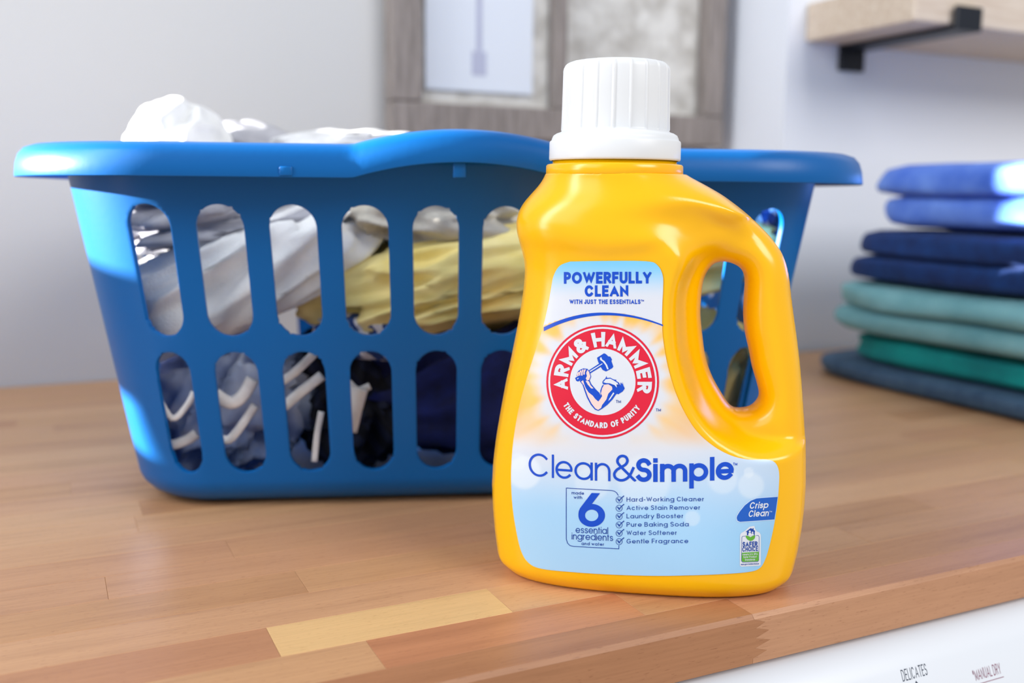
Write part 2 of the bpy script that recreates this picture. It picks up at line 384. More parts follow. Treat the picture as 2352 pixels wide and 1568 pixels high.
LEFT = mid([(1255, 396), (1251, 408), (1240, 425), (1222, 445), (1205, 465), (1194, 485), (1189, 507), (1190, 530), (1196, 555), (1203, 580), (1207, 600), (1208, 622), (1205, 660), (1199, 700), (1190, 750), (1178, 810), (1165, 870), (1152, 940), (1142, 1000), (1136, 1050), (1133, 1100), (1135, 1150), (1139, 1200), (1146, 1250), (1152, 1290), (1156, 1320)])
RIGHT = mid([(1568, 396), (1580, 404), (1620, 425), (1660, 448), (1700, 478), (1735, 508), (1760, 533), (1780, 556), (1796, 580), (1806, 606), (1812, 634), (1817, 680), (1823, 725), (1830, 775), (1836, 825), (1841, 880), (1845, 940), (1848, 990), (1849, 1040), (1849, 1100), (1846, 1150), (1840, 1200), (1831, 1250), (1821, 1290), (1813, 1320)])
HOLE = mid(spl([(1662, 600), (1681, 604), (1701, 616), (1710, 637), (1709, 675), (1707, 716), (1710, 758), (1719, 799), (1727, 840), (1738, 878), (1743, 902), (1738, 919), (1722, 933), (1698, 937), (1677, 930), (1653, 895), (1633, 857), (1620, 816), (1614, 775), (1609, 723), (1611, 675), (1617, 640), (1629, 616), (1643, 604), (1662, 600)], 4))
GUIDE = mid(spl([(1900, 340), (1790, 440), (1690, 525), (1612, 575), (1572, 650), (1568, 740), (1578, 810), (1600, 880), (1630, 930), (1668, 964), (1715, 988), (1780, 999), (1900, 1002)], 4))
def smooth1(a, k):
    q = np.pad(a, k, mode='edge'); return np.convolve(q, np.hanning(2 * k + 3)[1:-1] / np.hanning(2 * k + 3)[1:-1].sum(), 'valid')
ZTOP = float(LEFT[0, 1])
zz = np.linspace(-.004, ZTOP + .004, 500)
def side(P): o = np.argsort(P[:, 1]); return smooth1(np.interp(zz, P[o, 1], P[o, 0]), 7)
SL, SR = side(LEFT), side(RIGHT)
def sst(a, b, x): t = np.clip((x - a) / (b - a), 0, 1); return t * t * (3 - 2 * t)
def sdpoly(P, X, Z):                                      # signed distance, positive inside
    d = np.full(X.shape, 1e9); ins = np.zeros(X.shape, bool); n = len(P)
    for i in range(n):
        a, b = P[i], P[(i + 1) % n]; e = b - a; L2 = e @ e
        if L2 < 1e-16: continue
        t = np.clip(((X - a[0]) * e[0] + (Z - a[1]) * e[1]) / L2, 0, 1)
        d = np.minimum(d, (X - a[0] - t * e[0]) ** 2 + (Z - a[1] - t * e[1]) ** 2)
        c = ((a[1] > Z) != (b[1] > Z)); ins ^= c & (X < (b[0] - a[0]) * (Z - a[1]) / (b[1] - a[1] + 1e-15) + a[0])
    return np.where(ins, 1, -1) * np.sqrt(d)
STEP = .0008
gs = np.arange(-.094, .0945, STEP); gz = np.arange(-.0022, ZTOP + .0005, STEP)
GS, GZ = np.meshgrid(gs, gz, indexing='ij')
def build_T2():
    l = np.interp(GZ, zz, SL); r = np.interp(GZ, zz, SR)
    rb = .011; ins = np.where(GZ < rb, rb - np.sqrt(np.maximum(rb * rb - (rb - np.clip(GZ, 0, rb)) ** 2, 0)), 0); ins = np.minimum(ins, .008)
    c = (l + r) / 2; a = (r - l) / 2 - ins; xi = np.abs((GS - c) / a)
    up = sst(ZTOP - .030, ZTOP, GZ); nexp = 2.75 - .75 * up
    B = .0425 - (.0425 - RR0) * up - .0012 * sst(.10, .16, GZ) * (1 - sst(.17, .19, GZ))
    # panel step: the shoulder swells out above the label
    cs = np.array(mid([(1190, 562), (1300, 566), (1400, 578), (1470, 572), (1560, 545), (1650, 512), (1740, 500)])); zst = np.interp(GS, cs[:, 0], cs[:, 1])
    B = B + .0022 * sst(-.001, .006, GZ - zst) * (1 - up) - ins * 1.0
    q = 1 - xi ** nexp; pw = 2 / nexp; T = B * B * np.where(np.abs(q) < .12, q * .12 ** (pw - 1), np.sign(q) * np.abs(q) ** pw)
    body = np.vstack([GUIDE, [[.3, -.1], [-.3, -.1], [-.3, .4], [GUIDE[0, 0], .4]]])
    e = sdpoly(body, GS, GZ); out = np.vstack([np.stack([SL, zz], 1), np.stack([SR, zz], 1)[::-1]]); do = sdpoly(out, GS, GZ)
    wh = 1 - sst(-.002, .010, e); qo = np.clip(do / .0155, -3, 1); fo = (2 * qo - qo * qo) * wh + (1 - wh)
    hi = sst(.176, .206, GZ); tc = .0180 + .042 * sst(-.002 - .012 * hi, .0105 + .042 * hi, e); tc2 = tc * tc * fo
    kw = (5e-4 + 2.3e-3 * hi * (1 - up)) * sst(0, .016, do) + 1e-9; hh = np.maximum(kw - np.abs(T - tc2), 0) / kw; T = np.minimum(T, tc2) - hh * hh * kw / 4
    dh = -sdpoly(HOLE, GS, GZ); q = np.clip(dh / .0130, -3, 1); fh = 2 * q - q * q
    T = np.where((T > 0) & (fh > 0), T * fh, np.minimum(T, fh * 3e-4))
    g = np.hanning(15)[1:-1]; g /= g.sum(); Ts = T                        # even out creases away from the outline
    for ax_ in (0, 1): Ts = np.apply_along_axis(lambda m: np.convolve(np.pad(m, 6, mode='edge'), g, 'valid'), ax_, Ts)
    wsm = sst(.003, .008, np.minimum(do, dh)); return T * (1 - wsm) + Ts * wsm
RR0 = float(RIGHT[0, 0] - LEFT[0, 0]) / 2
T2 = build_T2()
def t_at(s, z):
    i = np.clip((s - gs[0]) / STEP, 0, len(gs) - 1.001); j = np.clip((z - gz[0]) / STEP, 0, len(gz) - 1.001)
    i0, j0 = i.astype(int), j.astype(int); u, w = i - i0, j - j0
    v = T2[i0, j0] * (1 - u) * (1 - w) + T2[i0 + 1, j0] * u * (1 - w) + T2[i0, j0 + 1] * (1 - u) * w + T2[i0 + 1, j0 + 1] * u * w
    return np.sqrt(np.maximum(v, 1e-8))
def surface_nets(F, org, h):
    ins = F < 0; nx, ny, nz = F.shape; acc = np.zeros((nx - 1, ny - 1, nz - 1, 3), np.float32); cnt = np.zeros((nx - 1, ny - 1, nz - 1), np.float32)
    for ax in range(3):
        for o1 in (0, 1):
            for o2 in (0, 1):
                sl = [None] * 3; oth = [a for a in range(3) if a != ax]
                dim = F.shape
                def cut(a0):
                    s = [0, 0, 0]; s[ax] = slice(a0, dim[ax] - 1 + a0); s[oth[0]] = slice(o1, dim[oth[0]] - 1 + o1); s[oth[1]] = slice(o2, dim[oth[1]] - 1 + o2); return tuple(s)
                a, b = F[cut(0)], F[cut(1)]; c = (a < 0) != (b < 0); t = np.where(c, a / np.where(c, a - b, 1), 0)
                acc[..., ax] += np.where(c, t, 0); acc[..., oth[0]] += c * o1; acc[..., oth[1]] += c * o2; cnt += c
    cell = cnt > 0; idx = -np.ones(cell.shape, np.int64); idx[cell] = np.arange(cell.sum())
    ijk = np.argwhere(cell); V = (ijk + acc[cell] / cnt[cell][:, None]) * h + np.asarray(org); Q = []
    for ax in range(3):
        b, c = (ax + 1) % 3, (ax + 2) % 3; s0 = [slice(None)] * 3; s1 = [slice(None)] * 3
        s0[ax] = slice(0, -1); s1[ax] = slice(1, None); s0[b] = s1[b] = slice(1, -1); s0[c] = s1[c] = slice(1, -1)
        A, Bq = ins[tuple(s0)], ins[tuple(s1)]; e = np.argwhere(A != Bq); 
        sh = np.zeros(3, int); sh[b] = 1; sh[c] = 1; p = e + sh; u = np.zeros(3, int); u[b] = 1; w = np.zeros(3, int); w[c] = 1
        q = np.stack([idx[tuple((p - u - w).T)], idx[tuple((p - w).T)], idx[tuple(p.T)], idx[tuple((p - u).T)]], 1)
        fl = ~A[tuple(e.T)]; q[fl] = q[fl][:, ::-1]; Q.append(q)
    return V, np.vstack(Q)
gy = np.arange(-.0495, .0499, STEP)
F3 = (gy[None, :, None] ** 2 - T2[:, None, :]).astype(np.float32)
F3 = np.maximum(F3, ((-gz) * .08)[None, None, :].astype(np.float32)); F3 = np.maximum(F3, ((gz - (ZTOP - .0008)) * .08)[None, None, :].astype(np.float32))
V, Q = surface_nets(F3, (gs[0], gy[0], gz[0]), STEP); del F3
bottle = thing('detergent_bottle', BO, -BALPHA, 'yellow plastic laundry detergent jug with white ribbed cap and pale blue label', 'bottle')
body = mk('body', V, Q, YEL, bottle)
ms = body.modifiers.new('smooth', 'SMOOTH'); ms.factor = .4; ms.iterations = 3
def lathe(prof, seg, fr=None):
    v, f = [], []; n = len(prof)
    for i in range(seg):
        a = 2 * math.pi * i / seg
        for j, (r, z) in enumerate(prof):
            rr = fr(a, r, z, j) if fr else r; v.append((rr * math.cos(a), rr * math.sin(a), z))
    for i in range(seg):
        for j in range(n - 1): a, b = i * n + j, ((i + 1) % seg) * n + j; f.append((a, b, b + 1, a + 1))
    return v, f
ax = mid([(1411, 380), (1411, 150), (1255, 380), (1568, 380), (1260, 365), (1288, 296), (1411, 366), (1411, 303), (1411, 148)])
cs0 = ax[0, 0]; RR = (ax[3, 0] - ax[2, 0]) / 2; zr = ZTOP
zc0 = ax[6, 1] - .0010; zf = ax[7, 1]; zt = ax[8, 1] + .0008
v, f = lathe([(RR - .003, zr - .0018), (RR - .0002, zr - .0014), (RR + .0002, zr - .0009), (RR + .0001, zr + .0034), (RR - .0006, zr + .0042), (RR - .0034, zr + .0046), (RR - .0036, zc0 + .01)], 96)
mk('neck', [(p[0] + cs0, p[1], p[2]) for p in v], f, YEL, bottle)
RC, RG = .0357, .0289
cp = [(RC - .0012, zc0), (RC - .0002, zc0 + .0003), (RC, zc0 + .0012), (RC - .0001, zc0 + .0098), (RC - .0004, zc0 + .0104), (RC - .0012, zc0 + .0110), (RC - .0015, zf - .0036), (RC - .0022, zf - .0022), (RC - .0038, zf - .0012), (RG + .0012, zf - .0006), (RG + .0002, zf)]
gp = [(RG, zf + .001), (RG - .0003, zf + .010), (RG - .0005, zf + .020), (RG - .0007, zt - .0042), (RG - .0011, zt - .0025), (RG - .0021, zt - .0012), (RG - .0036, zt - .0004), (RG - .0062, zt), (.0095, zt), (.0, zt)]
n0 = len(cp)
def ribs(a, r, z, j):
    if n0 <= j <= n0 + 6:
        t = (a / (2 * math.pi) * 20 + .475) % 1; d = abs(t - .5) / 20 * 2 * math.pi * r
        return r + .00062 * max(0, 1 - (d / .00085) ** 4) * (1 if j < n0 + 5 else .5)
    return r
v, f = lathe(cp + gp, 480, ribs)
cap = mk('cap', [(p[0] + cs0, p[1], p[2]) for p in v], f, CAPW, bottle)

# label: outlined in image pixels, cast from the camera onto the jug's front
def cast_on_jug(P, lift):
    """image pixel, cast along its camera ray -> jug surface (jug's own frame), lifted off the plastic by `lift` metres"""
    P = np.asarray(P, float); d = ray(P[:, 0], P[:, 1]); o = to_b(CAM[None])[0]  # camera ray through each image pixel of the artwork
    dl = np.stack([d @ BS, d @ BN, d[:, 2]], 1); y = np.full(len(P), -.04)
    for _ in range(14):
        t = (y - o[1]) / dl[:, 1]; X = o + dl * t[:, None]; y = -(t_at(X[:, 0], X[:, 2]) + lift)
    return X
LB = spl([(1310, 600.5), (1400, 599), (1486, 600), (1510, 609), (1522, 632), (1523, 662), (1521, 705), (1521, 755), (1526, 800), (1536, 850), (1552, 902), (1574, 950), (1602, 992), (1640, 1025), (1680, 1046), (1720, 1055), (1760, 1055), (1780, 1062), (1789, 1082), (1789, 1115), (1785, 1160), (1777, 1210), (1766, 1258), (1756, 1288), (1744, 1305), (1720, 1313), (1660, 1318), (1580, 1321), (1500, 1322), (1400, 1319), (1310, 1313), (1245, 1306), (1215, 1293), (1197, 1265), (1185, 1215), (1177, 1160), (1174, 1105), (1175, 1060), (1180, 1005), (1192, 935), (1209, 872), (1230, 805), (1246, 755), (1258, 705), (1266, 660), (1272, 632), (1286, 610), (1310, 600.5)], 5)
LBa = np.array(LB)
from mathutils.geometry import delaunay_2d_cdt
def label_mesh():
    B = LBa[:-1]; st = 4.2; xs = np.arange(1165, 1800, st); ys = np.arange(592, 1330, st); X, Y = np.meshgrid(xs, ys, indexing='ij')
    I = np.stack([X, Y], -1)[sdpoly(LBa, X, Y) > 2.0]; n = len(B)
    r = delaunay_2d_cdt([Vector(p) for p in np.vstack([B, I])], [], [list(range(n))], 1, 1e-4)
    return np.array([tuple(p) for p in r[0]]), [tuple(q) for q in r[2]]
LP, LF = label_mesh()
k = Nodes('label_print', (1, 1, 1, 1), .34, Specular_IOR_Level=.4)
at = k.n('ShaderNodeVertexColor'); at.layer_name = 'print'; k.l(at.outputs[0], k.b.inputs['Base Color'])
label = mk('label', cast_on_jug(LP, .00034), LF, k.m, bottle)
def print_colour(P):
    x, y = P[:, 0], P[:, 1]; L = lambda c: np.array(lin(c)[:3]); col = np.tile(L((220, 223, 233)), (len(P), 1))
    def mixin(c, a): col[:] = col * (1 - a[:, None]) + L(c) * a[:, None]
    arcy = 718 + ((x - 1385) / 135) ** 2 * 30; top = y < arcy
    mixin((128, 206, 250), top * (1 - sst(600, 690, y)))
    r = np.hypot(x - 1384, y - 877); th = np.arctan2(y - 877, x - 1384)
    n = np.array([noise.noise(Vector((math.cos(t) * 3.4, math.sin(t) * 3.4, .3))) for t in th]); n2 = np.array([noise.noise(Vector((math.cos(t) * 8.5, math.sin(t) * 8.5, 2.3 + q * .002))) for t, q in zip(th, r)])
    rayf = sst(-.30, .42, n * .7 + n2 * .75 + .12)
    g = (~top) * sst(132, 176, r + n2 * 26) * (.60 + .40 * rayf) * (1 - sst(945, 1030, y + n * 20))
    mixin((248, 188, 52), g); mixin((236, 146, 34), g * sst(160, 240, r) * .75 * sst(780, 930, y))
    mixin((246, 214, 160), (~top) * (1 - sst(990, 1045, y)) * sst(130, 170, r) * .28)
    b = sst(1030, 1200, y + .10 * np.abs(x - 1400)); mixin((168, 212, 246), b)
    mixin((196, 216, 240), sst(1000, 1090, y) * sst(1480, 1780, x) * .8 * (1 - sst(1120, 1250, y))); mixin((140, 196, 236), sst(1080, 1230, y) * sst(1560, 1790, x) * .6)
    for cx, cy, rr, am in ((1205, 1085, 38, .55), (1725, 1115, 30, .4), (1590, 1190, 18, .35), (1660, 1100, 34, .35), (1720, 1085, 12, .4), (1190, 1060, 20, .3), (1480, 1105, 60, .35), (1360, 1110, 40, .3)):
        mixin((232, 240, 248), am * (1 - sst(rr * .85, rr * 1.12, np.hypot(x - cx, y - cy))))
    return col
ca = label.data.color_attributes.new('print', 'FLOAT_COLOR', 'POINT')
C4 = np.ones((len(LP), 4)); C4[:, :3] = print_colour(LP); ca.data.foreach_set('color', C4.ravel())
BLUE = plain('print_blue', (0, 74, 200), .36); BLUED = plain('print_deep_blue', (16, 66, 160), .36); RED = plain('print_red', (222, 22, 56), .36); WHT = plain('print_white', (222, 225, 234), .36)
SKIN = plain('print_skin', (246, 212, 206), .36); GRN = plain('print_green', (96, 172, 50), .36); PALE = plain('print_pale_blue', (196, 220, 248), .36); BLK = plain('print_badge_blue', (22, 92, 192), .36)
def print_art(name, art, mats, note=None):
    P = np.vstack(art.v); L = np.array(art.z, float)
    bm = bmesh.new(); bv = [bm.verts.new((p[0], p[1], l)) for p, l in zip(P, L)]
    for q, m in zip(art.f, art.m):
        try: bm.faces.new([bv[i] for i in q]).material_index = m
        except ValueError: pass
    for _ in range(5):                                    # cut the print fine enough to follow the curve of the jug
        e = [e for e in bm.edges if e.calc_length() > 6]
        if not e: break
        bmesh.ops.subdivide_edges(bm, edges=e, cuts=1, use_grid_fill=True); bmesh.ops.triangulate(bm, faces=[q for q in bm.faces if len(q.verts) > 4])
    bm.verts.ensure_lookup_table(); C = np.array([v.co[:] for v in bm.verts]); X = cast_on_jug(C[:, :2], .00046 + .00006 * C[:, 2])
    for v, x in zip(bm.verts, X): v.co = x
    bm.normal_update()
    for q in bm.faces:
        if q.normal.y > 0: q.normal_flip()
        q.smooth = True
    me = bpy.data.meshes.new(name); bm.to_mesh(me); bm.free()
    for m in mats: me.materials.append(m)
    o = bpy.data.objects.new(name, me); COL.objects.link(o); o.parent = label
    if note: o['label'] = note
    return o
def lw(q): q = q.copy(); q[:, 1] -= 1.72e-4 * (q[:, 0] - 1500) ** 2 * (q[:, 1] - 450) / 650; return q
# slogan
a = Art()
a.text('POWERFULLY', 1295, 1496, 651.5, 27, 6.6, 0, gap=.10, slope=-.004); a.text('CLEAN', 1343, 1443, 681, 26, 6.4, 0, gap=.12)
a.text('WITH JUST THE ESSENTIALS', 1308, 1471, 698, 10.5, 2.3, 0, gap=.17); a.text('TM', 1472, 1479, 692, 4.2, .9, 0)
top, bot = [], []
for x in np.linspace(1249, 1523, 40):
    u = (x - 1249) / 274; y = 717.5 + ((x - 1385) / 135) ** 2 * (33 if x < 1385 else 27); wv = 9.5 * (1 - u) + 3.2 * u; top.append((x, y)); bot.append((x, y + wv))
a.add(top + bot, [(i, i + 1, 41 + i, 40 + i) for i in range(39)], 0)
print_art('slogan_lettering', a, [BLUE])
# emblem: red ring with lettering, an arm swinging a hammer
a = Art(); C = (1384.2, 876.8); SYR = 1.012
a.disc(C, 75.5, 129.5, 0, 0, sy=SYR, rings=8); a.disc(C, 120.6, 124.8, 1, 1, sy=SYR, rings=3); a.disc(C, 1, 75.5, 1, 0, sy=SYR, rings=9)
for ch, an, wd in (('A', 183.2, 29), ('R', 164.6, 25.5), ('M', 143.6, 33), ('&', 121.5, 30), ('H', 95.4, 29), ('A', 76.8, 30), ('M', 56, 33), ('M', 31.6, 33), ('E', 11.2, 21.5), ('R', -7.4, 25.5)):
    a.arc_text(ch, C, 80, an, wd, 33.5, 8.4, 1, 2, sy=SYR)
t = 'THE STANDARD OF PURITY'; ws = [.0 if c == ' ' else max(glyph(c, 13.5, 3.3)[2] * .86, 3.3) for c in t]; gp_ = 1.5; tot = sum(w if w else 4.2 for w in ws) + gp_ * len(t); sp = math.radians(117); k_ = sp * 98.5 / tot; pos = 0
for c, w_ in zip(t, ws):
    wv = (w_ if w_ else 4.2)
    if w_: a.arc_text(c, C, 105.2, math.degrees(math.radians(209.8) + (pos + wv / 2) * k_ / 98.5), w_ * k_, 13.5, 3.3, 1, 2, inward=True, sy=SYR)
    pos += wv + gp_
z8 = lambda pts: [(1240 + x / 5.6, 740 + y / 5.6) for x, y in pts]
a.poly(z8([(735, 455), (825, 398), (850, 408), (880, 438), (905, 440), (928, 478), (920, 498), (945, 570), (930, 590), (850, 632), (808, 612), (785, 578), (748, 505)]), 2, 2)
a.poly(z8([(772, 458), (790, 446), (800, 476), (832, 498), (868, 552), (884, 600), (866, 606), (842, 548), (808, 505), (776, 484)]), 1, 3)
a.poly(z8([(612, 628), (775, 522), (805, 560), (640, 662)]), 2, 2); a.poly(z8([(640, 626), (800, 528), (806, 536), (648, 638)]), 1, 3)
a.poly(z8([(452, 716), (470, 704), (610, 640), (630, 680), (490, 762), (468, 752)]), 2, 2); a.poly(z8([(478, 722), (500, 712), (496, 724), (480, 734)]), 1, 3)
a.poly(z8([(474, 690), (484, 640), (512, 612), (560, 592), (612, 598), (642, 636), (660, 700), (640, 748), (600, 762), (560, 700), (520, 700)]), 2, 2)
for fx, fy, tx, ty in ((490, 690, 500, 640), (512, 684, 528, 618), (540, 684, 556, 606), (568, 672, 584, 604)):
    a.line(z8([(fx, fy), ((fx + tx) / 2 - 7, (fy + ty) / 2), (tx, ty)]), 3.2, 3, 3)
a.poly(z8([(596, 650), (612, 612), (634, 640), (650, 696), (634, 740), (606, 748), (590, 720), (606, 690)]), 3, 3)
a.poly(z8([(512, 756), (560, 712), (600, 744), (640, 744), (660, 792), (718, 860), (764, 905), (784, 945), (776, 880), (800, 815), (850, 785), (925, 800), (990, 868), (1004, 905), (976, 932), (936, 990), (872, 1058), (800, 1112), (752, 1138), (708, 1122), (655, 1060), (606, 970), (574, 880), (548, 800)]), 2, 2)
a.poly(z8([(530, 762), (556, 744), (572, 800), (592, 848), (626, 900), (680, 942), (712, 985), (752, 1018), (778, 985), (802, 948), (786, 915), (800, 850), (826, 802), (880, 796), (928, 826), (932, 862), (880, 918), (856, 990), (800, 1064), (788, 1100), (750, 1126), (714, 1108), (666, 1046), (620, 958), (592, 880), (566, 808)]), 3, 3)
a.poly(z8([(588, 752), (612, 750), (632, 760), (650, 806), (690, 850), (660, 850), (616, 800)]), 3, 3)
a.poly(z8([(944, 900), (958, 912), (908, 985), (880, 1012), (890, 985)]), 1, 3)
a.poly(z8([(804, 772), (816, 745), (842, 722), (856, 688), (862, 715), (905, 712), (950, 735), (985, 738), (980, 752), (1016, 775), (1036, 812), (1040, 770), (1062, 800), (1064, 765), (1074, 812), (1092, 850), (1066, 888), (1008, 926), (980, 912), (960, 862), (920, 812), (868, 790), (812, 796)]), 2, 2)
a.poly(z8([(816, 770), (846, 732), (905, 724), (955, 750), (1000, 780), (1010, 800), (985, 796), (990, 840), (960, 806), (900, 784), (850, 780)]), 1, 3)
a.text('TM', *(1240 + q / 5.6 for q in (978, 1042)), 740 + 1036 / 5.6, 6.6, 1.1, 4, 2); a.text('TM', 1506.5, 1518, 944.5, 6.8, 1.1, 4, 2)
print_art('brand_emblem', a, [RED, WHT, BLUE, SKIN, BLUED], 'round red emblem with a blue arm and hammer')
# product name
a = Art(); zx = lambda v: 1160 + v / 3.5636
for ch, x0, x1, w in (('C', 192, 367, 5.4), ('l', 383, 400, 5.0), ('e', 412, 553, 5.4), ('a', 567, 718, 5.4), ('n', 735, 863, 5.4), ('&', 880, 1072, 6.0), ('S', 1070, 1200, 10.2), ('i', 1213, 1249, 10.2), ('m', 1268, 1492, 10.2), ('p', 1508, 1663, 10.2), ('l', 1678, 1713, 10.2), ('e', 1725, 1873, 10.2)):
    h = 54.5; bx = (x1 - x0) / 3.5636
    if ch == '&': h = 62
    v, f, _ = glyph(ch, h, w, box=bx, xh=.76); a.add(lw(np.stack([zx(x0) + v[:, 0], 1106.5 - v[:, 1]], 1)), f, 0, np.array(glyph.si) + (.5 if ch == '&' else 0))
a.text('TM', 1684, 1693.5, 1068.5, 6.5, 1.2, 0)
print_art('product_name_lettering', a, [BLUE])
# claims
a = Art(); z6 = lambda pts: [(1280 + x / 6.19, 1100 + y / 6.19) for x, y in pts]
a.line(z6([(868, 234), (846, 196), (812, 171), (775, 162), (450, 145), (128, 127), (127, 480), (128, 850), (144, 908), (180, 944), (232, 956), (550, 973), (875, 990), (876, 940)]), 1.5, 0)
a.disc(z6([(489, 515)])[0], 95 / 6.19, 189 / 6.19, 1, 0, sy=.86, rings=4)
a.poly(z6([(488, 197), (607, 200), (488, 356), (420, 400), (380, 430), (318, 450), (300, 500), (306, 455), (322, 415)]), 1, 1)
a.text('made', *(1280 + q / 6.19 for q in (204, 380)), 1100 + 215 / 6.19, 7.6, 1.15, 0, slope=.04, xh=.68); a.text('with', *(1280 + q / 6.19 for q in (232, 354)), 1100 + 278 / 6.19, 7.6, 1.15, 0, slope=.04, xh=.68)
a.text('essential', *(1280 + q / 6.19 for q in (260, 722)), 1100 + 764 / 6.19, 15.5, 1.75, 0, gap=.10, slope=.035); a.text('ingredients', *(1280 + q / 6.19 for q in (204, 792)), 1100 + 856 / 6.19, 15.5, 1.75, 0, gap=.10, slope=.04)
a.text('and water', *(1280 + q / 6.19 for q in (344, 664)), 1100 + 935 / 6.19, 7.6, 1.15, 0, slope=.04, xh=.68, gap=.22)
for i, (t, xe) in enumerate((('Hard-Working Cleaner', 2086), ('Active Stain Remover', 2032), ('Laundry Booster', 1792), ('Pure Baking Soda', 1868), ('Water Softener', 1700), ('Gentle Fragrance', 1862))):
    yb = 320 + 118.8 * i
    a.text(t, 1280 + 985 / 6.19, 1280 + xe / 6.19, 1100 + yb / 6.19, 10.4, 1.3, 0, gap=.2, xh=.70, slope=-.006)
    a.disc(z6([(879, yb - 26)])[0], 6.5, 7.6, 0, 0, n=36, rings=2); a.line(z6([(860, yb - 38), (882, yb - 12)]), 2.6, 0, 1, True); a.line(z6([(878, yb - 8), (905, yb - 46), (945, yb - 80)]), 2.0, 0, 1, True)
print_art('claims_lettering', a, [BLUED, BLUE])
# scent badge
a = Art(); z7 = lambda pts: [(1660 + x / 7.84, 1120 + y / 7.84) for x, y in pts]
a.poly(z7([(992, 148), (700, 168), (600, 178), (490, 220), (390, 300), (298, 412), (248, 495), (236, 545), (250, 602), (305, 626), (922, 583), (956, 400)]), 1, 0); a.poly(z7([(990, 163), (700, 183), (605, 193), (505, 233), (402, 313), (312, 422), (262, 502), (252, 542), (266, 590), (310, 611), (930, 569), (958, 400)]), 0, 1)
a.text('Crisp', *(1660 + q / 7.84 for q in (478, 815)), 1120 + 378 / 7.84, 15, 2.6, 2, 2, shear=.22, slope=-.05, gap=.10); a.text('Clean', *(1660 + q / 7.84 for q in (458, 822)), 1120 + 526 / 7.84, 15, 2.6, 2, 2, shear=.22, slope=-.05, gap=.10)
a.text('TM', *(1660 + q / 7.84 for q in (838, 888)), 1120 + 438 / 7.84, 3.2, .6, 1, 2)
print_art('scent_badge', a, [BLK, PALE, WHT], 'blue scent badge with white italic lettering')
# certification mark
a = Art()
a.poly(z7([(330, 815), (395, 778), (480, 700), (570, 684), (580, 728), (612, 784), (660, 802), (686, 845), (686, 1385), (660, 1402), (335, 1418), (308, 1395), (312, 850)]), 0, 0)
a.line(z7([(600, 858), (640, 856), (655, 880), (650, 1300), (630, 1330), (360, 1340), (338, 1318), (345, 890), (360, 872), (410, 868)]), .9, 1, 1)
a.poly(z7([(412, 792), (505, 724), (540, 742), (540, 726), (556, 726), (556, 756), (588, 780), (578, 784), (574, 858), (436, 854), (436, 794)]), 1, 1)
for cx, cy, r in ((488, 786, 19), (537, 802, 15)): a.disc(z7([(cx, cy)])[0], .2, r / 7.84, 0, 2, n=18, rings=2); a.poly(z7([(cx - r * 1.5, 858), (cx - r * 1.3, cy + r * 1.6), (cx, cy + r), (cx + r * 1.3, cy + r * 1.6), (cx + r * 1.5, 858)]), 0, 2)
a.poly(z7([(414, 858), (460, 866), (500, 888), (545, 862), (588, 852), (578, 905), (545, 942), (500, 958), (450, 935), (420, 895)]), 2, 2)
a.text('SAFER', *(1660 + q / 7.84 for q in (358, 628)), 1120 + 1064 / 7.84, 11.6, 2.5, 3, 2, slope=-.04, gap=.13); a.text('CHOICE', *(1660 + q / 7.84 for q in (354, 634)), 1120 + 1150 / 7.84, 10.8, 2.2, 3, 2, slope=-.045, gap=.14)
a.poly(z7([(344, 1170), (652, 1150), (648, 1300), (630, 1322), (360, 1332), (342, 1310)]), 2, 2)
for t, x0, x1, y in (('Meets U.S. EPA', 358, 630, 1218), ('Safer Product', 372, 612, 1264), ('Standards', 400, 582, 1312)): a.text(t, 1660 + x0 / 7.84, 1660 + x1 / 7.84, 1120 + y / 7.84, 4.6, .8, 0, 3, slope=-.04)
a.text('epa.gov/saferchoice', *(1660 + q / 7.84 for q in (330, 652)), 1120 + 1390 / 7.84, 3.6, .75, 1, 2, slope=-.04)
print_art('certification_mark', a, [WHT, BLUED, GRN, BLUED], 'white and green certification mark')

